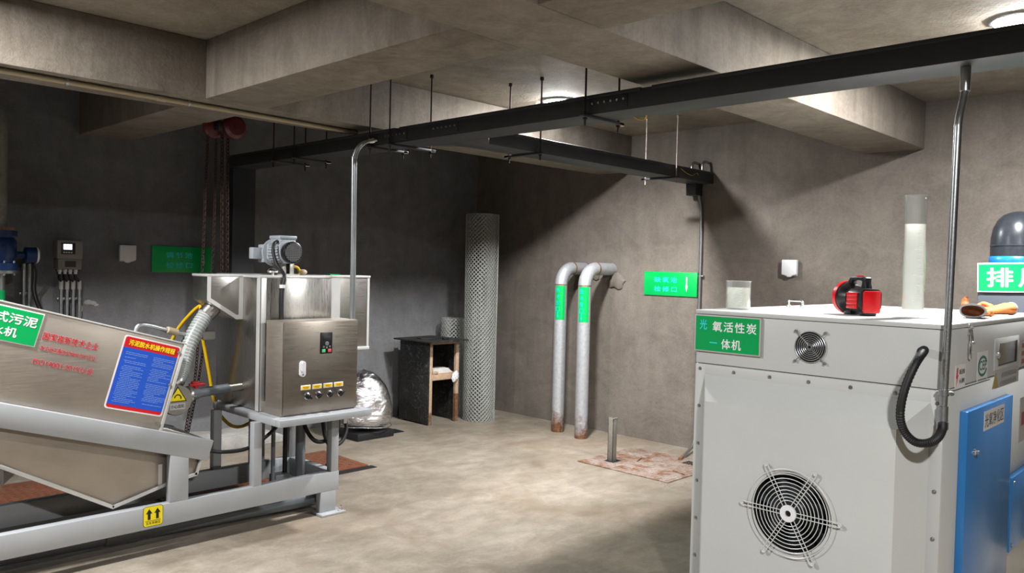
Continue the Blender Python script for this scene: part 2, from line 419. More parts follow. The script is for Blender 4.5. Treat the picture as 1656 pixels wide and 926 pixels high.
# rough ledge at the foot of the left wall, and the cement collars round the pipes in the right wall
mb = MB()
pts = [(2.2, 0), (2.2, .11), (2.5, .10), (2.75, .125), (3.0, .10), (3.25, .115), (3.45, .07), (3.6, 0)]
mb.prism(pts, 5.98, YW, 'Y', .006); struct(mb.build('baseboard_left', 'pale_plaster'))
def collar(name, c, r, sy=1, sz=1):
    bm = bmesh.new(); bmesh.ops.create_uvsphere(bm, u_segments=24, v_segments=12, radius=1)
    for v in bm.verts:
        k = 1 + .18*math.sin(5*v.co.y+3*v.co.z)+.12*math.sin(9*v.co.z+2)
        v.co = Vector((c[0]+v.co.x*.035, c[1]+v.co.y*r*k*sy, c[2]+v.co.z*r*k*sz))
    return struct(link(name, bm, 'wall_cement'))
collar('trim_4', (XW, 4.42, 1.40), .085, 1.0, .9)
collar('trim_5', (XW, 4.68, 1.475), .075)

# ------------------------------------------------------------------ ceiling lamps
def lamp(kind, label, seen=True):
    x, y = LAMP_AT[kind]
    t = thing('ceiling_lamp', label, 'ceiling light', (x, y, ZC), 'round ceiling lamps')
    rr = .105
    MB().lathe([(rr+.020, 0), (rr+.019, -.008), (rr+.013, -.012), (rr+.002, -.012), (rr, -.008), (rr, 0)], (x, y, ZC), seg=40).build('trim_ring', 'zinc', t)
    MB().lathe([(rr-.004, -.004), (rr-.006, -.022), (rr-.02, -.028), (0.0001, -.030)], (x, y, ZC), seg=32).build('diffuser', {'far': 'lamp_glow_bright', 'right': 'lamp_glow_soft'}.get(kind, 'lamp_glow'), t)
    ld = bpy.data.lights.new('lamp_light', 'AREA'); ld.shape = 'DISK'; ld.size = rr*2*.9; ld.energy = LAMP_W[kind]; ld.color = (1, .99, .985); ld.spread = R(152 if kind == 'far' else 180)
    lo = bpy.data.objects.new('lamp_light', ld); COL.objects.link(lo); lo.parent = t; lo.location = (0, 0, -.034)
lamp('far', 'round white ceiling lamp glowing above the crossing black cable trays')
lamp('right', 'round white ceiling lamp glowing above the black tray at the upper right corner')
lamp('near', 'round white ceiling lamp over the near bay left of the cross beam')
lamp('side', 'round white ceiling lamp over the near bay by the grey cabinet')

# ------------------------------------------------------------------ black cable tray with its hangers
tr = thing('cable_tray', 'black steel cable tray with a branch hung below the concrete beams', 'cable tray', (3.09, 3, 2.228))
TZ0, TZ1 = 2.226, 2.314
MB().box((2.985, Y0+.06, TZ0), (3.185, 6.06, TZ1), .003).build('trunk', 'tray_black', tr)
mb = MB().box((2.980, Y0+.06, TZ1-.012), (3.19, 2.06, TZ1+.004), .002).box((2.980, 2.12, TZ1-.012), (3.19, 3.86, TZ1+.004), .002).box((2.980, 3.9, TZ1-.012), (3.19, 6.06, TZ1+.004), .002)
mb.build('trunk_cover', 'tray_black', tr)
MB().box((3.185, 3.455, TZ0), (XW-.005, 3.66, TZ1), .003).build('branch', 'tray_black', tr)
MB().prism([(3.185, 3.66), (3.185, 3.80), (3.33, 3.66)], TZ0, TZ1, 'Z').build('branch_gusset', 'tray_black', tr)
MB().prism([(3.185, 3.455), (3.185, 3.30), (3.34, 3.455)], TZ0, TZ1, 'Z').build('branch_gusset', 'tray_black', tr)
MB().box((3.3, 3.45, TZ1-.012), (XW-.01, 3.665, TZ1+.004), .002).build('branch_cover', 'tray_black', tr)
MB().box((2.99, 5.955, .55), (3.18, 6.06, TZ0), .003).build('drop_section', 'tray_black', tr)
MB().box((5.82, 3.555, 2.13), (XW-.005, 3.65, TZ0), .003).build('drop_stub', 'tray_black', tr)
for yc in (2.30, 3.45, 3.90):
    MB().box((2.9815, yc-.11, TZ0+.012), (2.985, yc+.11, TZ1-.016), .001).build('joint_plate', 'tray_black', tr)
    for k in range(6):
        y = yc-.09+.18*k/5
        MB().cyl((2.9815, y, TZ0+.05), (2.976, y, TZ0+.05), .0055, 10).build('bolt', 'zinc', tr)
for k in range(3): MB().cyl((3.25+.04*k, 3.457, TZ0+.05), (3.25+.04*k, 3.449, TZ0+.05), .005, 8).build('bolt', 'zinc', tr)
MB().tube([(5.42, 3.452, 2.30), (5.50, 3.446, 2.27), (5.58, 3.446, 2.262), (5.65, 3.446, 2.285), (5.68, 3.452, 2.275)], .003, 6, 5).build('loose_wire', 'hose_amber', tr)
MB().tube([(3.15, 2.27, 2.227), (3.165, 2.25, 2.214), (3.165, 2.22, 2.213), (3.15, 2.20, 2.227)], .0035, 6, 5).build('loose_wire', 'hose_yellow', tr)
def hanger(label, p, q, zt0, zt1, mats=('rod_rust', 'rod_rust')):
    t = thing('tray_hanger', label, 'hanger', (p[0], p[1], TZ0-.03), 'threaded rod hangers of the cable tray')
    for (x, y), zt, mt in ((p, zt0, mats[0]), (q, zt1, mats[1])):
        MB().cyl((x, y, TZ0-.05), (x, y, zt), .005, 8).cyl((x, y, TZ0-.022), (x, y, TZ0-.014), .011, 6).cyl((x, y, zt-.02), (x, y, zt), .012, 8).build('threaded_rod', mt, t)
    d = (Vector((*q, 0))-Vector((*p, 0))).normalized(); a = Vector((*p, 0))-d*.03; b = Vector((*q, 0))+d*.03; n = Vector((-d.y, d.x, 0))*.016
    MB().prism([(a+n)[:2], (b+n)[:2], (b-n)[:2], (a-n)[:2]], TZ0-.014, TZ0, 'Z', .002).build('cross_bar', 'tray_black', t)
    MB().prism([(b-d*.035+n)[:2], (b+n)[:2], (b-n)[:2], (b-d*.035-n)[:2]], TZ0-.0165, TZ0-.001, 'Z', .001).build('bar_end', 'bright_metal', t)
hanger('leftmost tray hanger, two dark rods in the dark bay beyond the first beam', (2.965, 5.30), (3.225, 5.30), ZC, ZC)
hanger('second tray hanger from the left, two dark rods left of the tall bent conduit', (2.965, 5.02), (3.225, 5.02), ZC, ZC)
hanger('tray hanger beside the bent top of the tall steel conduit, one long rod showing', (2.965, 4.13), (3.225, 4.13), ZC, TZ1+.03)
hanger('tray hanger of two rods just right of the bent conduit, bright bar end showing', (2.965, 3.93), (3.285, 3.93), ZC, ZC)
hanger('tray hanger of two rods holding the branch just behind the tray trunk', (3.76, 3.425), (3.76, 3.70), ZC, ZC)
hanger('tray hanger of two rods crossing under the tray trunk right of the far lamp', (2.965, 2.42), (3.225, 2.42), ZC, ZC)
hanger('tray hanger of two bright rods on the branch near the right wall', (5.32, 3.425), (5.32, 3.71), ZC, ZC, ('rod_bright', 'rod_bright'))

# two short bent conduits from the branch end into the wall
for yc, lab in ((3.60, 'left one of two short bent conduits from tray branch into wall'), (3.50, 'right one of two short bent conduits from tray branch into wall')):
    o = MB().tube([(5.82, yc, TZ1-.002), (5.822, yc, 2.372), (5.845, yc, 2.398), (5.88, yc, 2.403), (XW+.02, yc, 2.395)], .0115, 12, 6).build('bent_conduit', 'zinc'); tag(o, lab, 'conduit', 'bent conduits at the tray end')

# ------------------------------------------------------------------ conduits and the pale pipe under the first beam
t = thing('conduit', 'tall galvanised conduit bent into the tray behind the steel control box', 'conduit', (2.885, 4.17, 1.16))
for dx, r in ((0, .0115), (.018, .0085)):
    MB().tube([(2.885+dx, 4.17, .60), (2.88+dx, 4.17, 1.4), (2.872+dx, 4.17, 2.08), (2.874+dx, 4.168, 2.15), (2.892+dx, 4.16, 2.205), (2.93+dx*.5, 4.145-dx, 2.243), (2.984, 4.10-dx, 2.262)], r, 14, 8).build('pipe', 'zinc', t)
MB().cyl((2.955, 4.125, 2.254), (2.98, 4.105, 2.261), .017, 14).build('coupling', 'bright_metal', t)

t = thing('conduit', 'steel conduit running up from the grey cabinet corner to the black tray', 'conduit', (3.02, .845, .98))
MB().tube([(3.075, .83, 2.229), (3.074, .83, 2.15), (3.05, .831, 2.09), (3.022, .832, 2.03), (3.018, .833, 1.95), (3.018, .838, 1.5), (3.02, .846, 1.03)], .0128, 16, 8).build('pipe', 'zinc', t)
MB().cyl((3.075, .83, 2.2275), (3.0745, .83, 2.14), .0165, 16, bev=.003).build('coupling', 'zinc', t)
MB().cyl((3.02, .846, .985), (3.02, .846, 1.06), .0165, 16, bev=.003).cyl((3.02, .846, .975), (3.02, .846, 1.005), .0185, 16, bev=.003).build('coupling', 'zinc', t)
MB().box((3.014, .818, 1.10), (3.03, .868, 1.110), .002).cyl((3.02, .846, 1.094), (3.02, .846, 1.116), .0175, 16).build('pipe_clamp', 'zinc', t)
MB().cyl((2.998, .815, 1.105), (3.006, .815, 1.105), .007, 10).build('clamp_screw', 'zinc', t)
hp = [(3.052, .932, 1.237), (2.99, .905, 1.244), (2.925, .912, 1.20), (2.895, .933, 1.115), (2.888, .942, 1.029), (2.888, .926, .974), (2.89, .892, .944), (2.90, .855, .945), (2.935, .838, .958), (2.985, .838, .978), (3.018, .845, 1.0)]
P = spline([Vector(p) for p in hp], 14); rr = [.0142+(.0011 if k % 2 else -.0008) for k in range(len(P))]
MB().tube(P, rr, 14).build('flexible_hose', 'rubber', t)

t = thing('conduit', 'thin grey conduit on the right wall beside the green sign', 'conduit', (5.912, 3.55, 0))
MB().tube([(5.905, 3.575, 2.15), (5.912, 3.55, 1.9), (5.912, 3.548, 1.0), (5.912, 3.55, .16), (5.90, 3.545, .09), (5.84, 3.53, .045), (5.74, 3.50, .03), (5.56, 3.445, .018)], .0125, 12, 8).build('pipe', 'zinc', t)
for z in (1.46, .8): MB().cyl((5.912, 3.548, z-.008), (5.912, 3.548, z+.008), .0165, 12).box((5.90, 3.515, z-.006), (5.93, 3.55, z+.006), .002).build('pipe_clamp', 'zinc', t)
MB().tube([(5.56, 3.445, .018), (5.48, 3.42, .016)], .014, 10).build('pipe_end', 'rust_joint', t)

t = thing('pale_pipe', 'long cream plastic pipe clipped along the underside of the concrete beam', 'pipe', (1, 4.39, 2.357))
MB().cyl((X0+.05, 4.465-(3.05-X0)*.0503, 2.3585), (3.10, 4.465, 2.3585), .014, 16).build('pipe', 'pvc_cream', t)
def py(x): return 4.465-(3.10-x)*.0503
MB().cyl((1.765, py(1.765), 2.3585), (1.815, py(1.815), 2.3585), .0165, 16, bev=.002).build('coupling', 'pvc_cream', t)
for x in (1.32, 1.945, .7): MB().cyl((x-.006, py(x), 2.3585), (x+.006, py(x), 2.3585), .0172, 14).box((x-.006, py(x)-.012, 2.365), (x+.006, py(x)+.012, ZB), .001).build('pipe_clip', 'zinc', t)

# ------------------------------------------------------------------ sludge press: skid, platform, tank, press body, control cabinet
sp = thing('sludge_press', 'stainless steel sludge press with tank and control box on a grey painted skid', 'machine', (1.9, 4.35, 0))
YF, YB = 4.085, 4.618
FP = 'frame_paint'
XL = .30
def bx(name, a, b, mat=FP, bev=.003, par=None, label=None): return MB().box(a, b, bev).build(name, mat, par or sp, label)
bx('base_rail', (XL, YF, .135), (2.755, YF+.05, .248)); bx('base_rail', (XL, YB-.05, .135), (2.755, YB, .248))
bx('cross_rail', (2.705, YF+.05, .135), (2.755, YB-.05, .248)); bx('cross_rail', (XL, YF+.05, .135), (XL+.05, YB-.05, .248))
for y0, y1 in ((YF-.02, YF+.07), (YB-.07, YB+.02)):
    for x0, x1 in ((2.625, 2.745), (XL, XL+.12)):
        f = bx('foot', (x0+.005, y0+.02, .012), (x1-.01, y1-.02, .1355))
        MB().box((x0-.012, y0-.03, 0), (x1+.03, y1, .013), .002).build('foot_plate', FP, f)
        MB().cyl((x1+.008, y0-.008, .012), (x1+.008, y0-.008, .024), .012, 6).cyl((x1+.008, y0-.008, .02), (x1+.008, y0-.008, .042), .006, 8).build('anchor_bolt', 'bright_metal', f)
def slope_z(x): return .843+(.977-x)*.3084
xa = .30; al = math.atan(.3084)
rp = [(1.966, .538), (xa, slope_z(xa)), (xa, slope_z(xa)-.110), (1.932, .434)]
for y0 in (YF, YB-.05): MB().prism(rp, y0, y0+.05, 'Y', .003).build('sloped_rail', FP, sp)
for x0, zt in ((1.735, .505), (XL+.02, 1.0)):
    for y0 in (YF+.001, YB-.05): bx('post', (x0, y0, .247), (x0+.098, y0+.048, zt))
for x0 in (2.197, 2.70):
    for y0 in (YF+.001, YB-.05): bx('post', (x0, y0, .247), (x0+.05, y0+.048, .603))
pl = MB()
for a, b in (((2.235, 3.878, .602), (2.84, 3.928, .640)), ((2.235, 4.62, .602), (2.84, 4.665, .640)), ((2.235, 3.928, .602), (2.28, 4.62, .640)), ((2.795, 3.928, .602), (2.84, 4.62, .640)), ((2.28, 3.928, .625), (2.795, 4.62, .638))): pl.box(a, b, .003)
pl.build('platform', FP, sp)
# tank
tk = MB().box((2.285, 4.20, .640), (2.75, 4.735, 1.405), .002).build('tank', 'stainless_tank', sp)
MB().box((2.28, 4.196, 1.402), (2.755, 4.74, 1.417), .002).build('tank_rim', 'stainless_strip', tk)
MB().box((2.278, 4.194, .642), (2.318, 4.2005, 1.402), .001).box((2.2785, 4.194, .642), (2.285, 4.235, 1.402), .001).build('corner_strip', 'stainless_strip', tk)
MB().box((2.345, 4.190, 1.14), (2.748, 4.2005, 1.40), .002).build('front_plate', 'stainless_tank', tk)
MB().box((2.30, 4.15, .640), (2.36, 4.199, .70), .002).build('foot_bracket', 'stainless_brown', tk)
ch = MB().prism([(2.068, 1.41), (2.068, 1.268), (2.245, 1.155), (2.287, 1.155), (2.287, 1.41)], 4.409, 4.592, 'Y', .002).build('inlet_chute', 'stainless', sp)
MB().prism([(2.068, 1.41), (2.068, 1.268), (2.245, 1.155), (2.285, 1.155), (2.285, 1.41), (2.262, 1.41), (2.262, 1.18), (2.248, 1.18), (2.09, 1.28), (2.09, 1.41)], 4.4065, 4.4095, 'Y').build('edge_strip', 'stainless_strip', ch)
MB().box((2.063, 4.405, 1.403), (2.287, 4.597, 1.417), .002).build('chute_rim', 'stainless_strip', ch)
ob = MB().box((2.749, 4.409, .945), (3.185, 4.592, 1.41), .003).build('outlet_box', 'stainless', sp)
MB().box((2.80, 4.4065, .945), (2.955, 4.4095, 1.405)).box((3.168, 4.4065, .945), (3.185, 4.4095, 1.405)).build('edge_strip', 'stainless_strip', ob)
MB().box((2.76, 4.403, .928), (3.19, 4.597, .948), .003).build('box_rim', 'stainless_strip', ob)
MB().box((2.755, 4.404, 1.404), (3.19, 4.597, 1.417), .002).build('box_rim', 'stainless_strip', ob)
MB().cyl((3.06, 4.50, .93), (3.06, 4.50, .89), .013, 12).build('drain_stub', 'rubber', ob)
MB().box((2.90, 4.44, 1.416), (2.975, 4.50, 1.424), .001).build('green_tag', 'sign_green', tk)
# mixer motor on the tank
mo = MB().lathe([(.02, 0), (.055, .0), (.060, .006), (.060, .155), (.052, .165), (.02, .165)], (2.535, 4.325, 1.553), 'Y', 28).build('mixer_motor', 'motor_grey', sp)
fins = MB()
for k in range(14):
    a = R(205+k*130/13*1.0-90+0); c, s_ = math.cos(a), math.sin(a)
for k in range(24):
    a = 2*math.pi*k/24; M = Matrix.Translation((2.535, 4.405, 1.553)) @ Matrix.Rotation(a, 4, 'Y')
    fins.box((.056, -.065, -.0022), (.068, .065, .0022), 0, M)
fins.build('cooling_fins', 'motor_grey', mo)
MB().lathe([(.0001, .045), (.058, .045), (.064, .03), (.066, 0), (.060, -.004), (.0001, -.004)], (2.535, 4.283, 1.553), 'Y', 28).build('fan_cover', 'black_plastic', mo)
g = MB()
for k in range(11):
    d = -.05+.01*k; hw = math.sqrt(max(0, .054**2-d*d))
    g.box((2.535-hw, 4.2755, 1.553+d-.0016), (2.535+hw, 4.279, 1.553+d+.0016)); g.box((2.535+d-.0012, 4.276, 1.553-hw), (2.535+d+.0012, 4.2785, 1.553+hw))
g.build('fan_grille', 'grey_plastic', mo)
MB().prism([(2.50, 1.487), (2.474, 1.513), (2.472, 1.60), (2.50, 1.624), (2.57, 1.624), (2.598, 1.60), (2.598, 1.513), (2.57, 1.487)], 4.325, 4.345, 'Y', .003).build('end_shield', 'motor_grey', mo)
MB().prism([(2.50, 1.487), (2.474, 1.513), (2.472, 1.60), (2.50, 1.624), (2.57, 1.624), (2.598, 1.60), (2.598, 1.513), (2.57, 1.487)], 4.465, 4.485, 'Y', .003).build('end_shield', 'motor_grey', mo)
MB().box((2.480, 4.335, 1.605), (2.585, 4.455, 1.636), .006).box((2.474, 4.330, 1.632), (2.591, 4.460, 1.654), .007).build('terminal_box', 'motor_grey', mo)
MB().lathe([(.0001, 0), (.085, 0), (.085, .016), (.05, .02), (.05, .05), (.0001, .05)], (2.535, 4.487, 1.553), 'Y', 28).box((2.462, 4.50, 1.49), (2.52, 4.57, 1.60), .006).box((2.40, 4.515, 1.51), (2.47, 4.565, 1.58), .005).build('gearbox', 'motor_grey', mo)
MB().box((2.495, 4.34, 1.416), (2.525, 4.45, 1.492), .002).box((2.548, 4.34, 1.416), (2.578, 4.45, 1.492), .002).box((2.46, 4.33, 1.4165), (2.61, 4.52, 1.424), .001).build('motor_stand', 'stainless', mo)
MB().lathe([(.0001, 0), (.03, .0), (.032, .01), (.02, .022), (.0001, .026)], (2.43, 4.33, 1.432), 'Z', 20).cyl((2.43, 4.33, 1.416), (2.43, 4.33, 1.434), .008, 8).build('cap_nut', 'bright_metal', tk)
MB().sphere((2.668, 4.39, 1.436), (.03, .022, .018), 14).build('cable_gland', 'pvc_cream', tk)
MB().tube([(2.475, 4.36, 1.618), (2.445, 4.345, 1.60), (2.432, 4.33, 1.55), (2.44, 4.30, 1.48), (2.445, 4.24, 1.435), (2.425, 4.185, 1.405), (2.41, 4.181, 1.32), (2.41, 4.181, 1.18), (2.42, 4.178, 1.10)], .0105, 12, 8).build('motor_cable', 'rubber', sp)
MB().cyl((2.41, 4.181, 1.345), (2.41, 4.181, 1.365), .0155, 14).build('cable_clip', 'sticker_white', sp)
MB().tube([(2.57, 4.40, 1.455), (2.60, 4.395, 1.468), (2.63, 4.39, 1.463), (2.645, 4.39, 1.44), (2.64, 4.39, 1.42)], .009, 10, 6).build('yellow_cable', 'hose_yellow', sp)
# control cabinet
CX0, CX1, CY0, CY1, CZ0, CZ1 = 2.298, 2.79, 3.968, 4.155, .640, 1.165
cc = MB().box((CX0, CY0+.012, CZ0), (CX1, CY1, CZ1), .003).build('control_cabinet', 'stainless_brown', sp, 'stainless control cabinet with keypad and four switches')
MB().box((CX0+.006, CY0, CZ0+.006), (CX1, CY0+.0125, CZ1-.002), .004).build('door', 'stainless_door', cc)
M = frame(FY, (2.418, CY0, .90)); roundrect(M, .036, .088, .012, .016).build('door_handle', 'white_plastic', cc)
roundrect(frame(FY, (2.418, CY0-.011, .91)), .022, .055, .007, .01).build('handle_lever', 'white_plastic', cc)
MB().cyl((2.418, CY0-.012, .868), (2.418, CY0-.016, .868), .006, 12).build('keyhole', 'zinc', cc)
kx, kz = 2.572, 1.038
flatbox(frame(FY, (kx, CY0, kz)), .078, .122, .006, .003).build('keypad', 'black_plastic', cc)
flatbox(frame(FY, (kx, CY0-.006, kz+.026)), .05, .026, .002, .001).build('display', 'rubber', cc)
MB().cyl((kx, CY0-.006, kz-.004), (kx, CY0-.013, kz-.004), .012, 18, bev=.002).build('dial', 'grey_plastic', cc)
for dx, mt in ((-.02, 'keypad_green'), (.019, 'keypad_red')): flatbox(frame(FY, (kx+dx, CY0-.006, kz-.044)), .021, .019, .004, .003).build('push_button', mt, cc)
for dx, dz in ((-.019, -.022), (0, -.027), (.02, -.022)): flatbox(frame(FY, (kx+dx, CY0-.006, kz+dz)), .012, .011, .003, .002).build('push_button', 'grey_plastic', cc)
for k in range(4):
    x = 2.443+.0725*k
    flatbox(frame(FY, (x, CY0, .792)), .062, .027, .003, .001).build('name_plate', 'sticker_white', cc)
    flatbox(frame(FY, (x, CY0-.003, .792)), .052, .018, .001).build('name_strip', 'letter_yellow', cc)
    flatbox(frame(FY, (x, CY0-.004, .794)), .036, .003, .0004).box((x-.014, CY0-.0045, .7865), (x+.014, CY0-.004, .7885)).build('name_print', 'red_print', cc)
    xk = x+.01
    MB().cyl((xk, CY0, .742), (xk, CY0-.008, .742), .019, 20, bev=.002).build('switch_collar', 'bright_metal', cc)
    MB().cyl((xk, CY0-.008, .742), (xk, CY0-.022, .742), .0145, 18, bev=.002).box((-.021, -.006, 0), (.021, .006, .012), .003, mat=frame(FY, (xk, CY0-.020, .742), R(-38 if k == 0 else 42))).build('selector_knob', 'black_plastic', cc)
MB().box((2.345, 4.158, .68), (2.365, 4.168, .70), .001).build('cable_clip', 'sticker_white', sp)
# press body on the slope
ang = -math.atan(.2815)
def S(x, z, y=4.135): return (x, y, z)
bx0, bz0 = 1.832, 1.055
ux, uz = math.cos(ang), math.sin(ang)           # along the slope to the right, falling
nx, nz = uz, -ux                                # perpendicular, downwards
def SL(u, v): return (bx0+ux*u+nx*v, bz0+uz*u+nz*v)
hs = MB().prism([SL(0, 0), SL(-1.58, 0), SL(-1.58, .47), SL(0, .47)], 4.137, 4.567, 'Y', .003).build('press_housing', 'stainless_brown', sp)
MB().prism([SL(.002, -.004), SL(-1.58, -.004), SL(-1.58, .004), SL(.002, .004)], 4.131, 4.571, 'Y', .001).prism([SL(.003, 0), SL(-.012, 0), SL(-.012, .46), SL(.003, .46)], 4.131, 4.571, 'Y', .001).build('housing_rim', 'stainless_strip', hs)
for u, v in ((-.03, .05), (-.03, .22), (-.03, .42)):
    p = SL(u, v); MB().cyl((p[0], 4.137, p[1]), (p[0], 4.128, p[1]), .008, 8).build('bolt', 'bright_metal', hs)
# drip hopper below
hp_pts = [(.55, .70), (.985, .541), (1.478, .256), (1.745, .325), (1.905, .352), (1.935, .44), (1.90, .46), (.55, .87)]
hop = MB().prism(hp_pts, 4.15, 4.555, 'Y', .002).build('drip_hopper', 'stainless_brown', sp)
def lip(a, b, w=.018):
    d = Vector((b[0]-a[0], b[1]-a[1])).normalized(); n = Vector((-d.y, d.x))*w
    return [a, b, (b[0]+n.x, b[1]+n.y), (a[0]+n.x, a[1]+n.y)]
lp = MB()
for a, b in zip(hp_pts[:5], hp_pts[1:6]): lp.prism(lip(a, b), 4.138, 4.1505, 'Y', .001)
lp.build('hopper_lip', 'stainless_strip', hop)
MB().prism([(1.70, .44), (1.72, .44), (1.72, .332), (1.70, .327)], 4.146, 4.1505, 'Y').build('bend_line', 'stainless_strip', hop)
MB().prism([SL(-.10, .45), SL(.02, .44), (1.96, .535), (1.93, .47)], 4.14, 4.56, 'Y', .002).build('discharge_tray', 'stainless', sp)
# gear housing at the press end, corrugated hose and drain valve
dr = MB().lathe([(.0001, -.075), (.078, -.075), (.082, -.068), (.082, .068), (.078, .075), (.0001, .075)], (1.842, 4.33, .742), 'Y', 36).build('gear_housing', 'stainless', sp)
MB().cyl((1.90, 4.33, .752), (1.935, 4.33, .752), .045, 24, bev=.003).cyl((1.93, 4.33, .752), (1.945, 4.33, .752), .052, 24, bev=.002).build('flange', 'stainless', dr)
for a in (60, 180, 300): MB().cyl((1.944, 4.33+.043*math.cos(R(a)), .752+.043*math.sin(R(a))), (1.956, 4.33+.043*math.cos(R(a)), .752+.043*math.sin(R(a))), .006, 6).build('bolt', 'bright_metal', dr)
M = frame(FY, (1.842, 4.2545, .757)); MB().prism([(-.052, -.022), (.05, -.022), (0, .062)], 0, .0012, 'Z', mat=M).build('warning_edge', 'sticker_black', dr)
MB().prism([(-.044, -.017), (.042, -.017), (0, .052)], .0012, .0022, 'Z', mat=M).build('warning_triangle', 'sticker_yellow', dr)
gm = MB()
for k in range(10):
    a = math.pi*k/9-.2; gm.box((.017*math.cos(a)-.003, .017*math.sin(a)-.004, .0022), (.017*math.cos(a)+.003, .017*math.sin(a)+.002, .003), mat=M)
gm.build('gear_symbol', 'sticker_black', dr)
flatbox(frame(FY, (1.842, 4.2545, .710)), .082, .034, .001).build('caption_label', 'sticker_grey', dr)
text('lettering', '小心齿轮', frame(FY, (1.842, 4.2535, .711)), .072, .02, 'sticker_black', dr, .01)
hose = [(1.905, 4.41, .81), (1.935, 4.43, .86), (1.955, 4.45, .92), (2.0, 4.475, 1.02), (2.06, 4.49, 1.12), (2.115, 4.50, 1.19), (2.15, 4.50, 1.222)]
P = spline([Vector(p) for p in hose], 18); n = len(P)
ch2 = MB().tube(P, [.033+.010*min(1, k/(n*.3)) for k in range(n)], 20).build('corrugated_hose', 'hose_clear', sp)
rb = MB(); k = 0
for i in range(3, n-6, 3):
    r0 = .0345+.010*min(1, i/(n*.3)); tn = (P[i+1]-P[i-1]).normalized()
    rb.tube([P[i]-tn*.0055, P[i]-tn*.002, P[i]+tn*.002, P[i]+tn*.0055], [r0-.003, r0+.0015, r0+.0015, r0-.003], 20)
rb.build('hose_ribs', 'hose_rib', ch2)
MB().tube([P[-8], P[-2]], .0485, 20).tube([P[2], P[7]], .0375, 20).build('hose_clamp', 'zinc', ch2)
MB().tube([(2.105, 4.50, 1.178), (2.17, 4.50, 1.245)], .05, 20).build('chute_collar', 'stainless', ch)
MB().tube([(1.86, 4.39, .795), (1.90, 4.41, .815)], .036, 18).build('inlet_neck', 'stainless', dr)
vb = MB().cyl((1.944, 4.345, .752), (2.00, 4.36, .754), .034, 20, bev=.004).cyl((1.995, 4.36, .754), (2.20, 4.40, .758), .027, 18, bev=.004).build('drain_pipe', 'pvc_grey', sp)
MB().cyl((2.19, 4.398, .758), (2.29, 4.42, .758), .026, 18).build('pipe_spigot', 'stainless', vb)
MB().box((1.945, 4.338, .795), (2.035, 4.362, .812), .005, seg=2).box((1.96, 4.334, .81), (2.0, 4.366, .822), .004).cyl((1.985, 4.352, .78), (1.985, 4.352, .81), .012, 12).build('valve_handle', 'valve_red', vb)
MB().tube([(1.69, 4.45, 1.09), (1.70, 4.45, 1.125), (1.73, 4.45, 1.14), (1.80, 4.455, 1.125), (1.86, 4.46, 1.105), (2.0, 4.49, 1.068), (2.10, 4.52, 1.05)], .013, 12, 6).build('spray_pipe', 'zinc', sp)
MB().cyl((1.865, 4.46, 1.105), (1.93, 4.474, 1.085), .02, 14, bev=.003).build('pipe_union', 'pvc_cream', sp)
MB().box((2.09, 4.50, 1.03), (2.17, 4.53, 1.085), .012).build('support_lug', 'sticker_grey', sp)
# writing and plates on the press body
th = ang
def SP(u, v, y=4.1365): p = SL(u, v); return (p[0], y, p[1])
sg = flatbox(frame(FY, SP(-.895, .093), th), .416, .158, .004, .001).build('sign_edge', 'sticker_white', sp)
flatbox(frame(FY, SP(-.895, .093, 4.1325), th), .406, .148, .0008).build('sign_face', 'sign_green', sg)
def stext(s, u, v, w, h, mat, par, bold=0, y=4.1315): return text('lettering', s, frame(FY, SP(u, v, y), th), w, h, mat, par, bold)
stext('式污泥', -.795, .063, .175, .045, 'letter_white', sg, .02)
stext('水机', -.828, .125, .105, .042, 'letter_white', sg, .02)
for s_, u, v, w, h in (('国家高新技术企业', -.543, .110, .25, .036), ('本公司已通过ISO9001:2015认证', -.541, .166, .25, .024), ('ISO14001:2015认证', -.542, .230, .268, .030)):
    e = stext(s_, u, v, w, h, 'red_print_edge', sp, .04, 4.1364); e.name = 'lettering_edge'
    stext(s_, u, v, w, h, 'red_print', sp, .018, 4.1352)
nt_ = roundrect(frame(FY, SP(-.166, .204), th), .292, .368, .0015, .014).build('notice_plate', 'sticker_white', sp)
roundrect(frame(FY, SP(-.166, .204, 4.1350), th), .278, .354, .0006, .011).build('notice_panel', 'notice_red', nt_)
flatbox(frame(FY, SP(-.166, .222, 4.1344), th), .278, .285, .0006).build('notice_field', 'notice_blue', nt_)
stext('污泥脱水机操作规程', -.166, .053, .236, .027, 'letter_yellow', nt_, .03, 4.1340)
ln = MB(); random.seed(3)
for c0 in (-.285, -.145):
    v = .102; ln = MB()
    while v < .352:
        if random.random() < .9:
            w = random.choice((.055, .085, .1, .105, .11)); x = c0+random.choice((0, 0, .008)); o = 0
            while o < w:
                d = random.uniform(.004, .018); d = min(d, w-o)
                p = SL(x+o+d/2, v); ln.box((-d/2, -.0014, 0), (d/2, .0014, .0004), mat=frame(FY, (p[0], 4.1338, p[1]), th)); o += d+.0022
        v += .0085
    ln.build('notice_text_lines', 'notice_print', nt_)
# lifting sticker on the rail
M = frame(FY, (1.652, YF-.0002, .200)); st = roundrect(M, .098, .102, .001, .014).build('lifting_sticker', 'sticker_black', sp)
roundrect(M @ Matrix.Translation((0, 0, .001)), .094, .098, .0006, .013).build('sticker_face', 'sticker_yellow', st)
ar = MB(); M2 = M @ Matrix.Translation((0, 0, .0016))
for x in (-.02, .021): ar.prism([(x-.007, -.016), (x+.007, -.016), (x+.007, .014), (x+.016, .014), (x, .038), (x-.016, .014), (x-.007, .014)], 0, .0005, 'Z', mat=M2)
ar.box((-.038, -.0235, 0), (.038, -.0215, .0005), mat=M2); ar.build('arrow_print', 'sticker_black', st)
text('lettering', '叉车吊装位', frame(FY, (1.652, YF-.0018, .166)), .072, .014, 'sticker_black', st, .01)
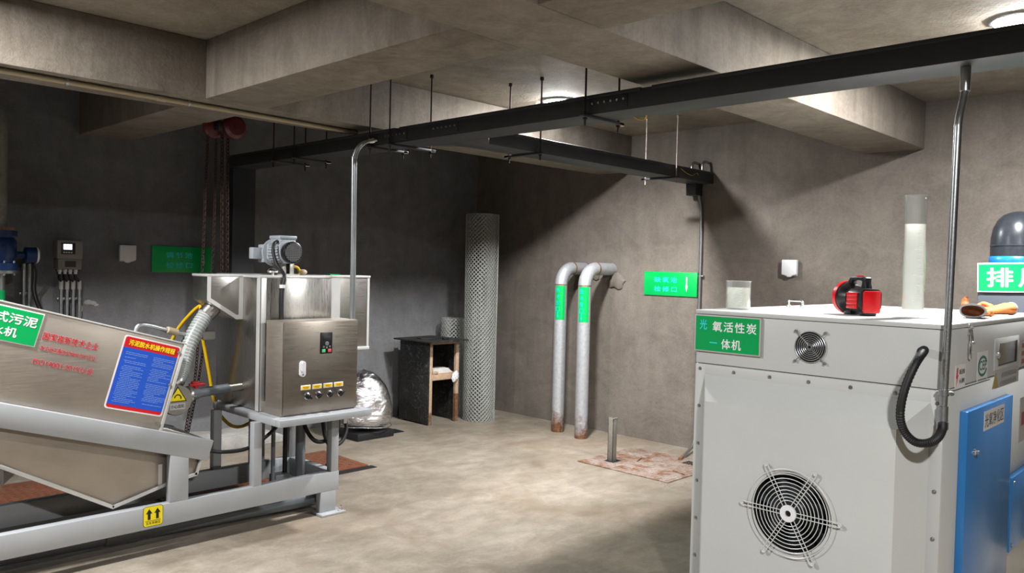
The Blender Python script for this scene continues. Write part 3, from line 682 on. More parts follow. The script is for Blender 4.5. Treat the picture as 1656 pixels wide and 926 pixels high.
# pipes and cables under the platform
for (x, y, z0, z1, r, mt, nm) in ((2.86, 4.33, .12, .604, .030, 'pvc_grey', 'drop_pipe'), (2.655, 4.36, .02, .604, .030, 'pvc_grey', 'drop_pipe'), (2.47, 4.36, .02, .604, .0125, 'pvc_grey', 'drain_pipe_thin'), (2.585, 4.42, .02, .604, .014, 'rubber', 'dark_pipe')):
    MB().cyl((x, y, z0), (x, y, z1), r, 20).build(nm, mt, sp)
MB().tube([(2.86, 4.33, .22), (2.86, 4.33, .14), (2.852, 4.324, .105), (2.83, 4.31, .088), (2.78, 4.275, .082), (2.70, 4.23, .08)], .034, 18, 6).cyl((2.86, 4.33, .165), (2.86, 4.33, .225), .0375, 20, bev=.003).build('pipe_elbow', 'pvc_grey', sp)
MB().cyl((2.785, 4.279, .082), (2.803, 4.291, .083), .038, 20).build('elbow_collar', 'grey_plastic', sp)
MB().cyl((1.0, 4.36, .066), (2.70, 4.23, .066), .045, 18).build('floor_pipe', 'pvc_grey', sp)
MB().cyl((1.50, 4.322, .066), (1.66, 4.31, .066), .051, 18, bev=.003).build('pipe_socket', 'pvc_grey', sp)
MB().tube([(2.67, 4.40, .603), (2.665, 4.32, .48), (2.70, 4.27, .405), (2.77, 4.25, .40), (2.84, 4.25, .45), (2.875, 4.27, .53), (2.88, 4.30, .61)], .0125, 12, 8).build('loop_cable', 'rubber', sp)
MB().tube([(2.755, 4.28, .604), (2.745, 4.25, .50), (2.76, 4.23, .40), (2.81, 4.225, .365), (2.875, 4.23, .39), (2.915, 4.25, .46), (2.90, 4.27, .53), (2.82, 4.30, .61)], .0125, 12, 8).build('loop_cable', 'rubber', sp)
MB().tube([(1.88, 4.30, .47), (1.95, 4.20, .472), (2.06, 4.17, .448), (2.2, 4.165, .448), (2.33, 4.18, .50), (2.43, 4.20, .57), (2.48, 4.24, .61)], .0105, 12, 8).build('loop_cable', 'rubber', sp)
MB().box((2.86, 4.20, .50), (2.885, 4.225, .60), .003).box((2.84, 4.20, .585), (2.90, 4.25, .603), .003).build('cable_bracket', 'zinc', sp)
MB().box((2.50, 4.38, .012), (2.60, 4.46, .20), .008).build('sump_block', 'grey_plastic', sp)
bx('stiffener', (2.44, 4.575, .247), (2.49, 4.61, .603)); bx('stiffener', (2.52, 4.575, .247), (2.535, 4.60, .603))
MB().tube([(2.50, 4.60, .60), (2.52, 4.59, .40)], .004, 6).build('thin_wire', 'rubber', sp)

# ------------------------------------------------------------------ grey purifier cabinet
XC, Y1, Y2, XD, ZT = 3.05, .851, 1.837, 4.55, 1.336
gc = thing('purifier_cabinet', 'large light grey air purifier cabinet with fan grilles and blue side doors', 'cabinet', (3.8, 1.34, 0))
PP = 'panel_paint'
bd = MB().box((XC+.004, Y1, .0), (XD, Y2, 1.105), .003).box((XC, Y1, 1.108), (XD, Y2, 1.317), .003).build('body', PP, gc)
MB().box((XC-.006, Y1-.001, 1.3185), (XD+.005, Y2+.005, ZT), .003).build('lid', PP, gc)
# raised front hood with the fan opening
XI = 2.935; IY0, IY1, IZ0, IZ1 = .968, 1.719, .14, .966; OY0, OY1, OZ0, OZ1 = .893, 1.792, .045, 1.062
FCY, FCZ, FR = 1.341, .590, .150
MB().box((XC-.003, Y1+.001, .03), (XC+.004, OY0+.002, 1.103), .001).box((XC-.003, OY1-.002, .03), (XC+.004, Y2-.001, 1.103), .001).box((XC-.003, OY0, OZ1-.002), (XC+.004, OY1, 1.103), .001).build('panel_flange', PP, gc)
hd = plate_with_hole(IY0, IY1, IZ0, IZ1, FCY, FCZ, FR, XI, XI+.0015)
o4 = [(XC-.001, OY0, OZ0), (XC-.001, OY1, OZ0), (XC-.001, OY1, OZ1), (XC-.001, OY0, OZ1)]; i4 = [(XI, IY0, IZ0), (XI, IY1, IZ0), (XI, IY1, IZ1), (XI, IY0, IZ1)]
for k in range(4): hd.face([o4[k], o4[(k+1) % 4], i4[(k+1) % 4], i4[k]])
bmesh.ops.recalc_face_normals(hd.bm, faces=hd.bm.faces[:])
hood = hd.build('fan_hood', PP, gc, flat=True)
MB().lathe([(FR+.002, 0), (FR+.002, .10), (.0001, .10)], (XI+.0015, FCY, FCZ), 'X', 40).build('fan_well', 'dark_void', hood)
im = MB().cyl((XI+.03, FCY, FCZ), (XI+.095, FCY, FCZ), .045, 24, bev=.004)
for k in range(7):
    a = 2*math.pi*k/7+.3; M = Matrix.Translation((XI+.06, FCY, FCZ)) @ Matrix.Rotation(a, 4, 'X') @ Matrix.Translation((0, .092, 0)) @ Matrix.Rotation(R(32), 4, 'Y')
    im.box((-.002, -.052, -.036), (.002, .052, .036), 0, M)
im.build('impeller', 'duct_black', hood)
def fanguard(name, x, cy, cz, rings, hub, spokes, rw, mat, par, double, hubmat):
    mb = MB()
    for r in rings: mb.tube([(x, cy+r*math.cos(a), cz+r*math.sin(a)) for a in [2*math.pi*k/44 for k in range(44)]], rw, 6, closed=True)
    g = mb.build(name, mat, par)
    for a, L in spokes:
        d = Vector((0, -math.cos(R(a)), math.sin(R(a)))); s_ = Vector((0, -d.z, d.y))*(.0075 if double else 0); c = Vector((x-rw, cy, cz))
        if double:
            e = c+d*L; pth = [c+d*hub*.8+s_, e+s_, e+d*.005+s_*.6, e+d*.0075, e+d*.005-s_*.6, e-s_, c+d*hub*.8-s_]
            q = MB().tube(pth, rw*1.15, 6); q.tube([e+Vector((.0, 0, 0)), Vector((XI-.001, e.y, e.z))], .006, 8); q.build('spoke', mat, g)
        else:
            q = MB().tube([c+d*hub*.6, c+d*L*.93, c+d*L+Vector((.006, 0, 0))], rw*1.2, 6); q.cyl(c+d*L+Vector((-.003, 0, 0)), c+d*L+Vector((.012, 0, 0)), .0055, 10); q.build('spoke', mat, g)
    if hub:
        MB().lathe([(.012, -.004), (hub, -.004), (hub, .004), (.012, .004)], (x-rw*2, cy, cz), 'X', 28).build('hub', hubmat, g)
    return g
fanguard('fan_guard', XI-.012, FCY, FCZ, [.167, .148, .132, .117, .102, .088, .074, .061, .049], .032, [(a, .193) for a in (0, 60, 120, 180, 240, 300)], .0016, 'wire_green', hood, True, 'white_plastic')
FY_, FZ_ = 1.332, 1.217
MB().lathe([(.0001, -.0015), (.061, -.0015), (.061, .002), (.0001, .002)], (XC, FY_, FZ_), 'X', 32).build('vent_disc', 'dark_void', gc)
fanguard('vent_guard', XC-.006, FY_, FZ_, [.06, .0515, .0435, .0355, .028, .021, .0145, .008], .006, [(a, .083) for a in (45, 135, 225, 315)], .0016, 'zinc', gc, False, 'zinc')
for y, z in [(1.814, 1.084), (1.655, 1.083), (1.496, 1.082), (1.335, 1.081), (1.173, 1.080), (1.014, 1.079)] + [(1.814, .924-.162*k) for k in range(6)] + [(.872, 1.06), (.872, .916), (.872, .75), (.872, .583), (.872, .41), (.872, .25)]:
    MB().cyl((XC-.003, y, z), (XC-.0045, y, z), .0075, 12).cyl((XC-.0045, y, z), (XC-.009, y, z), .0045, 6).build('screw', 'zinc', gc)
s1 = flatbox(frame(FX, (XC, 1.688, 1.238)), .305, .158, .012, .002).build('cabinet_sign', 'sticker_grey', gc)
flatbox(frame(FX, (XC-.012, 1.688, 1.238)), .293, .146, .0008).build('sign_face', 'sign_green', s1)
text('lettering', '光', frame(FX, (XC-.0129, 1.798, 1.275)), .035, .042, 'letter_cyan', s1, .015)
text('lettering', '氧活性炭', frame(FX, (XC-.0129, 1.654, 1.270)), .20, .042, 'letter_white', s1, .015, spacing=1.18)
text('lettering', '一', frame(FX, (XC-.0129, 1.748, 1.200)), .035, None, 'letter_cyan', s1, .02)
text('lettering', '体机', frame(FX, (XC-.0129, 1.666, 1.198)), .089, .042, 'letter_white', s1, .015, spacing=1.15)
# right side: doors, latch, window, stickers
def door(x0, x1, z0, z1, txt, tx, tw, tz):
    d = MB().box((x0, Y1-.028, z0), (x1, Y1-.0005, z1), .003).build('side_door', 'door_blue', gc)
    flatbox(frame(FY, (tx, Y1-.028, tz)), tw, .075, .0008).build('door_label', 'sticker_white', d)
    text('lettering', txt, frame(FY, (tx, Y1-.029, tz)), tw*.92, .052, 'print_dark', d, 0)
    return d
d1 = door(3.235, 3.89, .06, 1.015, '光氧净化区', 3.60, .30, .955)
MB().cyl((3.335, Y1-.028, .855), (3.335, Y1-.033, .855), .014, 18).cyl((3.335, Y1-.033, .855), (3.335, Y1-.045, .855), .008, 12).build('door_lock', 'bright_metal', d1)
d2 = door(3.93, 4.50, .335, .655, '活性炭', 4.30, .22, .555)
for x, z in ((3.965, .63), (3.96, .36)): MB().cyl((x, Y1-.028, z), (x, Y1-.033, z), .008, 10).build('screw', 'zinc', d2)
MB().cyl((4.30, Y1-.028, .49), (4.30, Y1-.04, .49), .013, 12).build('door_lock', 'bright_metal', d2)
la = MB().box((3.296, Y1-.006, 1.29), (3.324, Y1, 1.331), .002).cyl((3.295, Y1-.008, 1.316), (3.328, Y1-.008, 1.316), .005, 8).tube([(3.30, Y1-.008, 1.31), (3.30, Y1-.014, 1.265), (3.312, Y1-.016, 1.262), (3.322, Y1-.014, 1.265), (3.322, Y1-.008, 1.31)], .0028, 6).box((3.298, Y1-.02, 1.256), (3.328, Y1-.006, 1.268), .003).box((3.303, Y1-.012, 1.20), (3.32, Y1-.002, 1.262), .004)
la.build('toggle_latch', 'bright_metal', gc)
w = MB().box((3.675, Y1-.004, 1.128), (4.075, Y1, 1.258), .001).build('window_frame', PP, gc)
MB().box((3.73, Y1-.0065, 1.148), (4.02, Y1-.004, 1.236), .001).build('window_pane', 'stainless', w)
MB().box((4.0, Y1-.009, 1.146), (4.022, Y1-.0065, 1.238), .001).build('pane_edge', 'rubber', w)
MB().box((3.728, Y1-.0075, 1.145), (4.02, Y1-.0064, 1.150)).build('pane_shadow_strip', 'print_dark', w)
MB().cyl((3.705, Y1-.004, 1.19), (3.705, Y1-.014, 1.19), .012, 14).build('window_lock', 'bright_metal', w)
MB().box((3.12, Y1-.0012, 1.0965), (3.63, Y1, 1.0995)).box((4.08, Y1-.0012, 1.100), (4.5, Y1, 1.103)).build('panel_seam', 'print_dark', gc)
a_ = flatbox(frame(FY, (3.224, Y1, 1.142)), .125, .088, .0008).build('voltage_sticker', 'sticker_white', gc)
MB().prism([(-.005, .034), (.012, .034), (.004, .008), (.014, .008), (-.01, -.034), (-.003, -.003), (-.014, -.003)], 0, .0005, 'Z', mat=frame(FY, (3.185, Y1-.0008, 1.142))).build('bolt_symbol', 'notice_red', a_)
text('lettering', '高压危险', frame(FY, (3.243, Y1-.0009, 1.160)), .066, .018, 'print_dark', a_, .01); text('lettering', '小心触电', frame(FY, (3.243, Y1-.0009, 1.127)), .066, .018, 'print_dark', a_, .01)
b_ = flatbox(frame(FY, (3.515, Y1, 1.158)), .145, .118, .0008).build('certificate_sticker', 'sticker_white', gc)
M = frame(FY, (3.515, Y1-.0008, 1.160)); e = MB()
for r0, r1, a0, a1 in ((.066, .052, 20, 340),):
    n_ = 30
    for k in range(n_):
        t0, t1 = R(a0+(a1-a0)*k/n_), R(a0+(a1-a0)*(k+1)/n_)
        e.prism([(r0*math.cos(t0), r0*.62*math.sin(t0)), (r0*math.cos(t1), r0*.62*math.sin(t1)), (r1*math.cos(t1), r1*.58*math.sin(t1)), (r1*math.cos(t0), r1*.58*math.sin(t0))], 0, .0004, 'Z', mat=M)
e.build('ring_emblem', 'sticker_green', b_)
text('lettering', 'CEP', frame(FY, (3.518, Y1-.0009, 1.163)), .100, .036, 'sticker_green', b_, .012)
MB().box((3.455, Y1-.0012, 1.106), (3.575, Y1-.0008, 1.110)).build('caption_print', 'sticker_green', b_)
c_ = flatbox(frame(FY, (3.90, Y1, 1.085)), .40, .066, .0006).build('warning_sticker', 'sticker_grey', gc)
MB().prism([(-.05, -.03), (.05, -.03), (0, .036)], 0, .001, 'Z', mat=frame(FY, (3.715, Y1, 1.085))).build('hazard_triangle', 'hazard_tan', c_)
text('lettering', '必须在风机启动', frame(FY, (3.93, Y1-.0007, 1.101)), .25, .022, 'print_grey', c_, 0); text('lettering', '1分钟后启动设备', frame(FY, (3.92, Y1-.0007, 1.068)), .27, .022, 'print_grey', c_, 0)
f_ = flatbox(frame(FY, (4.30, Y1, .87)), .30, .20, .0006).build('faded_sticker', 'sticker_grey', gc)
flatbox(frame(FY, (4.315, Y1-.0006, .873)), .26, .06, .0004).build('red_band', 'print_faded_red', f_)
g_ = flatbox(frame(FY, (4.26, Y1, 1.17)), .28, .12, .0006).build('faded_sticker', 'sticker_grey', gc)
for z in (1.205, 1.17, 1.135): flatbox(frame(FY, (4.255, Y1-.0006, z)), .22, .02, .0004).build('red_band', 'print_faded_red', g_)
MB().tube([(3.76, 1.76, ZT), (3.76, 1.76, ZT+.028), (3.762, 1.752, ZT+.034), (3.765, 1.70, ZT+.034), (3.767, 1.692, ZT+.028), (3.767, 1.692, ZT)], .0065, 10).cyl((3.76, 1.76, ZT), (3.76, 1.76, ZT+.012), .012, 12).cyl((3.767, 1.692, ZT), (3.767, 1.692, ZT+.012), .012, 12).build('lid_handle', 'bright_metal', gc)

# ------------------------------------------------------------------ things on the cabinet
bk = thing('beaker', 'low glass beaker of cloudy water on the cabinet lid', 'beaker', (3.27, 1.765, ZT))
MB().lathe([(.0001, .001), (.050, .001), (.0535, .005), (.0535, .122), (.058, .126), (.0565, .1275), (.0515, .122), (.0515, .006), (.049, .0045), (.0001, .0045)], (3.27, 1.765, ZT), 'Z', 40).build('glass', 'clear_glass', bk)
MB().lathe([(.0001, .0052), (.0505, .0052), (.0508, .096), (.0001, .096)], (3.27, 1.765, ZT), 'Z', 40).build('water', 'pale_water', bk)
gr = MB()
for k in range(7):
    a0 = R(-150); gr.tube([(3.27+.0537*math.cos(R(-135-i*5)), 1.765+.0537*math.sin(R(-135-i*5)), ZT+.025+.011*k) for i in range(4 if k % 2 else 7)], .0005, 4)
gr.build('graduation_marks', 'letter_white', bk)
gx, gy = 3.40, 1.077
cy_ = thing('measuring_cylinder', 'tall glass measuring cylinder of cloudy water on the cabinet lid', 'cylinder', (gx, gy, ZT))
MB().lathe([(.0001, .001), (.078, .001), (.080, .005), (.07, .012), (.046, .02), (.042, .03), (.0405, .04), (.0405, .478), (.044, .484), (.042, .486), (.0385, .478), (.0385, .034), (.0001, .03)], (gx, gy, ZT), 'Z', 44).build('glass', 'clear_glass', cy_)
MB().lathe([(.0001, .0335), (.038, .035), (.038, .372), (.0001, .372)], (gx, gy, ZT), 'Z', 40).build('water', 'cloudy_water', cy_)
gr = MB()
for k in range(15):
    gr.tube([(gx+.0407*math.cos(R(-128-i*6)), gy+.0407*math.sin(R(-128-i*6)), ZT+.07+.02*k) for i in range(7 if k % 5 == 0 else 4)], .0005, 4)
gr.build('graduation_marks', 'letter_white', cy_)

# red lantern
lt = thing('lantern', 'red and black hand lantern lying on the cabinet lid', 'lantern', (3.38, 1.28, ZT))
LM = Matrix.Translation((3.39, 1.29, ZT+.0635)) @ Matrix.Rotation(R(56), 4, 'Z') @ Matrix.Scale(.9, 4)       # local x: towards the lens
def oct_(hw, hh, c, dz=0): return [(-hw+c, -hh+dz), (hw-c, -hh+dz), (hw, -hh+c+dz), (hw, hh-c+dz), (hw-c, hh+dz), (-hw+c, hh+dz), (-hw, hh-c+dz), (-hw, -hh+c+dz)]
MB().prism(oct_(.055, .052, .018), -.10, -.005, 'X', .004, mat=LM).build('body', 'black_plastic', lt)
MB().prism([(-.040, -.058), (.040, -.058), (.044, -.045), (.044, .036), (.038, .042), (-.038, .042), (-.044, .036), (-.044, -.045)], -.108, -.099, 'X', .003, mat=LM).build('back_cover', 'torch_red', lt)
for s_ in (-1, 1):
    q = MB()
    for k in range(4): q.box((-.078, s_*.053, -.040+.0185*k), (-.004, s_*.060, -.0225+.0185*k), .002, LM)
    q.build('side_panel', 'torch_red', lt)
MB().lathe([(.04, -.006), (.056, .0), (.070, .03), (.073, .045), (.073, .052), (.0001, .052)], (0, 0, 0), 'X', 32, mat=LM @ Matrix.Translation((.01, 0, .008))).build('lens_housing', 'black_plastic', lt)
MB().lathe([(.060, .050), (.076, .050), (.077, .072), (.071, .076), (.066, .070), (.0001, .066)], (0, 0, 0), 'X', 32, mat=LM @ Matrix.Translation((.01, 0, .008))).build('lens_ring', 'torch_red', lt)
hd_ = MB().prism([(-.085, .048), (-.040, .048), (-.050, .07), (-.052, .085), (-.04, .088), (.025, .088), (.03, .07), (.03, .048), (.055, .048), (.05, .085), (.035, .104), (-.065, .106), (-.078, .10), (-.074, .08)], -.017, .017, 'Y', .004, mat=LM)
hd_.build('handle', 'black_plastic', lt)
MB().box((-.03, -.01, .1045), (.0, .01, .112), .003, LM).build('switch', 'torch_red', lt)
MB().box((.0, -.035, -.0704), (.05, .035, -.045), .004, LM).box((-.10, -.03, -.0704), (-.06, .03, -.05), .004, LM).build('foot', 'black_plastic', lt)

# leather work gloves
def glove(label, at, rz, thumb_up, k, side=1):
    t = thing('work_glove', label, 'glove', at, 'leather work gloves on the cabinet')
    M = Matrix.Translation(at) @ Matrix.Rotation(rz, 4, 'Z') @ Matrix.Diagonal((.84, .84*side, .95, 1))      # local x: from cuff to fingers
    def sec(x, hw, hh, z, y=0): return [Vector((x, y+hw*math.cos(a)*(1+.04*math.sin(3*a+k)), max(.002, z+hh*math.sin(a)*(1+.07*math.cos(2*a+x*40))))) for a in [2*math.pi*i/20 for i in range(20)]]
    def loft(secs, cap):
        bm = bmesh.new(); rs = [[bm.verts.new(p) for p in s_] for s_ in secs]
        for a, b in zip(rs, rs[1:]):
            for i in range(20): bm.faces.new((a[i], a[(i+1) % 20], b[(i+1) % 20], b[i]))
        if cap: bm.faces.new(rs[-1])
        bmesh.ops.recalc_face_normals(bm, faces=bm.faces[:]); bmesh.ops.transform(bm, matrix=M, verts=bm.verts); q = MB(); q.bm.free(); q.bm = bm; return q
    body = loft([sec(0, .056, .030, .033), sec(.03, .054, .028, .032), sec(.06, .046, .022, .028), (sec(.09, .048, .020, .024)), sec(.12, .050, .019, .021), sec(.15, .045, .016, .018), sec(.165, .03, .01, .016)], True)
    for i, (y, L, c) in enumerate(((-.034, .058, .2), (-.012, .072, .12), (.012, .068, .05), (.034, .05, -.1))):
        p0 = Vector((.145, y, .018)); pts_ = [p0, p0+Vector((L*.4, y*.12, .006)), p0+Vector((L*.8, y*.2, -.001)), p0+Vector((L, y*.22, -.006))]
        body.tube([M @ p for p in pts_], [.0125, .013, .012, .007], 12, 5)
    tb_ = [Vector((.085, -.03, .03)), Vector((.11, -.055, .045)), Vector((.13, -.062, .068 if thumb_up else .04)), Vector((.142, -.06, .088 if thumb_up else .03))]
    body.tube([M @ p for p in tb_], [.018, .016, .014, .008], 12, 5)
    body.build('hand', 'leather', t)
    ins = loft([sec(.002, .051, .026, .033), sec(.03, .049, .023, .032), sec(.055, .03, .012, .028)], True); ins.build('lining', 'leather_dark', t)
    MB().tube([M @ p for p in sec(.0, .055, .029, .033)], .004, 6, closed=True).build('cuff_trim', 'glove_trim', t)
    return t
glove('front leather work glove with its grey-trimmed cuff opening towards the lantern', (3.64, .925, ZT), R(2), True, 1, -1)
glove('rear leather work glove lying behind, its cuff end pointing right', (4.13, .895, ZT), R(132), False, 2)

# ------------------------------------------------------------------ exhaust fan behind the cabinet
ex = thing('exhaust_fan', 'dark grey exhaust fan box with a black duct dome behind the cabinet', 'fan', (5.30, 1.0, 0))
MB().box((5.14, .55, 0), (5.56, 1.285, 1.44), .01).build('fan_box', 'fan_base_grey', ex)
MB().lathe([(.135, 1.44), (.135, 1.60)], (5.34, 1.135, 0), 'Z', 36).build('duct_collar', 'stainless', ex)
MB().lathe([(.141, 1.585), (.144, 1.60), (.142, 1.625), (.138, 1.63)], (5.34, 1.135, 0), 'Z', 36).lathe([(.137, 1.54), (.141, 1.55), (.139, 1.565), (.137, 1.575)], (5.34, 1.135, 0), 'Z', 36).build('blue_tape', 'tape_blue', ex)
MB().lathe([(.139, 1.62), (.139, 1.685), (.142, 1.687), (.142, 1.692), (.139, 1.694), (.137, 1.74), (.128, 1.79), (.108, 1.835), (.078, 1.868), (.04, 1.885), (.0001, 1.89)], (5.34, 1.135, 0), 'Z', 40).tube([(5.36, 1.135, 1.76), (5.60, 1.135, 1.77), (XW-.01, 1.135, 1.77)], .11, 30).build('duct_elbow', 'duct_black', ex)
sn = flatbox(frame(FX, (5.135, .985, 1.512), R(1.6)), .60, .165, .008, .001).build('sign_edge', 'letter_white', ex)
flatbox(frame(FX, (5.1265, .985, 1.512), R(1.6)), .585, .150, .0008).build('sign_face', 'sign_bright_green', sn)
text('lettering', '排风机', frame(FX, (5.1255, .985+.03, 1.512), R(1.6)), .44, .105, 'letter_white', sn, .018, spacing=1.25)

# ------------------------------------------------------------------ right wall: sign, sockets, pipes, floor plate
def wallsign(label, F, c, w, h, l1, arrow_x, depth, tx):
    s_ = flatbox(frame(F, c), w, h, depth, .001).build('wall_sign', 'sign_bright_green'); tag(s_, label, 'sign')
    ax = {True: lambda u, v: (c[0]-depth, c[1]-u, c[2]+v), False: lambda u, v: (c[0]+u, c[1]-depth, c[2]+v)}[F is FX]
    mt = 'letter_cyan'
    text('lettering', l1[0], frame(F, ax(tx, h*.17)), w*.43, h*.23, mt, s_, .004, spacing=1.3)
    text('lettering', l1[1], frame(F, ax(tx, -h*.22)), w*.43, h*.23, mt, s_, .004, spacing=1.3)
    MB().prism([(-.006, h*.31), (.006, h*.31), (.006, -h*.05), (.013, -h*.05), (0, -h*.31), (-.013, -h*.05), (-.006, -h*.05)], 0, .0008, 'Z', mat=frame(F, ax(arrow_x, 0))).build('arrow_print', 'letter_white', s_)
    return s_
wallsign('bright green rectangular sign with arrow on the brown right wall', FX, (XW, 3.842, 1.386), .535, .205, ('缺氧池', '检修口'), .165, .012, -.045)
wallsign('dim green rectangular sign on the dark left wall', FY, (2.75, YW, 1.493), .485, .202, ('调节池', '检修口'), .165, .012, -.03)
def socket(label, F, c, mt):
    t = thing('wall_socket', label, 'socket', c)
    flatbox(frame(F, c), .105, .12, .012, .004).build('back_plate', mt, t)
    o = (Vector(c) + (Vector((-.012, 0, 0)) if F is FX else Vector((0, -.012, 0))))
    MB().prism([(-.06, .064), (.06, .064), (.06, -.05), (.025, -.056), (.015, -.068), (-.015, -.068), (-.025, -.056), (-.06, -.05)], 0, .034, 'Z', .006, mat=frame(F, o)).build('hinged_cover', mt, t)
socket('white covered wall socket on the right wall above the cabinet', FX, (XW, 2.762, 1.542), 'white_plastic')
socket('off-white covered wall socket on the dark left wall beside green sign', FY, (2.32, YW, 1.528), 'sticker_white')
def steel_pipe(label, x, y, zc, xend):
    t = thing('steel_pipe', label, 'pipe', (x, y, 0), 'galvanised pipes rising into the right wall')
    r = .057; R_ = .15
    MB().cyl((x, y, 0), (x, y, zc-R_), r, 28).build('riser', 'galvanised_pipe', t)
    MB().tube([(x+R_-R_*math.cos(a), y, zc-R_+R_*math.sin(a)) for a in [R(90*k/12) for k in range(13)]], r*1.01, 28).build('elbow', 'galvanised_pipe', t)
    MB().cyl((x+R_, y, zc), (xend, y, zc), r*.98, 28).build('stub', 'galvanised_pipe', t)
    MB().tube([(x+R_-.008, y, zc), (x+R_+.008, y, zc)], r*1.05, 28).tube([(x, y, zc-R_-.006), (x, y, zc-R_+.004)], r*1.03, 28).build('weld_seam', 'rust_joint', t)
    lb = bmesh.new(); a0, a1, n_ = R(168), R(262), 14
    for k in range(n_):
        q = [a0+(a1-a0)*k/n_, a0+(a1-a0)*(k+1)/n_]
        lb.faces.new([lb.verts.new((x+(r+.0012)*math.cos(a), y+(r+.0012)*math.sin(a), z)) for a, z in ((q[0], zc-R_-.32), (q[1], zc-R_-.32), (q[1], zc-R_-.01), (q[0], zc-R_-.01))])
    bmesh.ops.remove_doubles(lb, verts=lb.verts, dist=1e-5); bmesh.ops.recalc_face_normals(lb, faces=lb.faces[:])
    l_ = link('pipe_label', lb, 'sign_bright_green', t)
    a = R(196); n = Vector((math.cos(a), math.sin(a), 0)); e = Vector((math.sin(a), -math.cos(a), 0))
    Mt = Matrix((e, Vector((0, 0, 1)), n)).transposed().to_4x4(); Mt.translation = Vector((x, y, 0))+n*(r+.0022)
    for k, chh in enumerate('进水管口'):
        M = Mt.copy(); M.translation.z = zc-R_-.05-.058*k; text('lettering', chh, M, .036, .044, 'letter_teal', l_, .012)
    M = Mt.copy(); M.translation.z = zc-R_-.275; MB().prism([(-.006, .03), (.006, .03), (.006, -.01), (.013, -.01), (0, -.034), (-.013, -.01), (-.006, -.01)], 0, .0008, 'Z', mat=M).build('arrow_print', 'letter_teal', l_)
steel_pipe('left one of the two galvanised steel pipes bending into the right wall', 5.60, 4.80, 1.50, XW)
steel_pipe('right one of the two galvanised steel pipes, rust ring at its elbow', 5.54, 4.475, 1.50, XW)
# checkered floor plate with slots, and the steel post standing in one
fp = tag(MB().box((4.84, 3.11, 0), (5.58, 3.935, .008), .001).build('floor_plate', 'rust_plate'), 'rusty checkered steel floor plate below the right wall sign', 'floor plate')
tb = MB()
for i in range(20):
    for j in range(22):
        x, y = 4.87+.0365*i, 3.14+.0365*j
        if abs(x-5.06) < .075 and abs(y-3.75) < .075: continue
        tb.box((-.013, -.0025, 0), (.013, .0025, .0022), 0, Matrix.Translation((x, y, .008)) @ Matrix.Rotation(R(45 if (i+j) % 2 else -45), 4, 'Z'))
o = tb.build('tread_pattern', 'rust_plate', fp); o['kind'] = 'stuff'
for c, a in (((5.05, 3.755), 0), ((5.46, 3.31), 0)): MB().box((c[0]-.055, c[1]-.05, .0078), (c[0]+.055, c[1]+.05, .0088)).build('slot', 'dark_void', fp)
for c, a in (((5.23, 3.63), 20), ((5.12, 3.20), 75)): MB().tube([(c[0]-.06*math.cos(R(a)), c[1]-.06*math.sin(R(a)), .012), (c[0], c[1], .014), (c[0]+.06*math.cos(R(a)), c[1]+.06*math.sin(R(a)), .012)], .005, 8).build('lift_bar', 'rust_joint', fp)
ps = MB().box((5.02, 3.735, .009), (5.025, 3.785, .345), .001).box((5.02, 3.735, .009), (5.07, 3.740, .345), .001).box((5.02, 3.780, .009), (5.07, 3.785, .345), .001).box((5.014, 3.730, .338), (5.072, 3.738, .347), .001)
tag(ps.build('channel_post', 'steel_post'), 'short grey steel channel post standing on the rusty floor plate', 'post')

# ------------------------------------------------------------------ left wall: transmitter, conduits, blue flow meter
tm = thing('flow_transmitter', 'grey wall transmitter with a glowing white screen', 'instrument', (1.905, YW, 1.405))
MB().box((1.822, 6.20, 1.478), (1.988, YW, 1.612), .008).build('display_housing', 'instrument_grey', tm)
MB().box((1.828, 6.205, 1.405), (1.984, YW, 1.480), .008).build('terminal_cover', 'instrument_grey', tm)
sc = MB().box((1.846, 6.194, 1.512), (1.938, 6.201, 1.592), .003).build('screen_bezel', 'black_plastic', tm)
MB().box((1.860, 6.1925, 1.545), (1.915, 6.1942, 1.583)).build('screen', 'screen_glow', sc)
for k in range(4): MB().box((1.858+.016*k, 6.191, 1.520), (1.869+.016*k, 6.1945, 1.530), .001).build('button', 'sticker_white', sc)
MB().box((1.874, 6.203, 1.422), (1.944, 6.2055, 1.464)).build('type_plate', 'print_dark', tm)
for k, x in enumerate((1.850, 1.884, 1.918, 1.953)):
    MB().cyl((x, 6.24, 1.407), (x, 6.24, 1.385), .0145, 14, bev=.003).cyl((x, 6.24, 1.385), (x, 6.24, 1.372), .011, 12).build('cable_gland', 'white_plastic', tm)
names = ('leftmost', 'second from left', 'third from left', 'rightmost')
for k, (x0, x1) in enumerate(((1.850, 1.870), (1.884, 1.909), (1.918, 1.949), (1.953, 1.990))):
    t = thing('wall_conduit', names[k]+' of the four grey conduits under the glowing transmitter', 'conduit', (x1, 6.27, 0), 'conduits under the transmitter')
    MB().tube([(x0, 6.24, 1.375), (x0+.002, 6.245, 1.35), (x1-.002, 6.268, 1.315), (x1, 6.27, 1.29)], .0085, 10, 5).build('cable', 'rubber', t)
    MB().cyl((x1, 6.272, .0), (x1, 6.272, 1.325), .0125, 14).build('pipe', 'zinc', t)
    MB().cyl((x1, 6.272, 1.185), (x1, 6.272, 1.20), .0155, 12).box((x1-.02, 6.285, 1.183), (x1+.02, YW, 1.202), .002).build('pipe_clamp', 'zinc', t)
    MB().cyl((x1, 6.272, 1.26), (x1, 6.272, 1.325), .0145, 12, bev=.002).build('coupling', 'sticker_grey', t)
fx, fy = 1.405, 6.0
fm = thing('flow_meter', 'blue flanged flow meter on a vertical steel pipe at the left edge', 'flow meter', (fx, fy, 0))
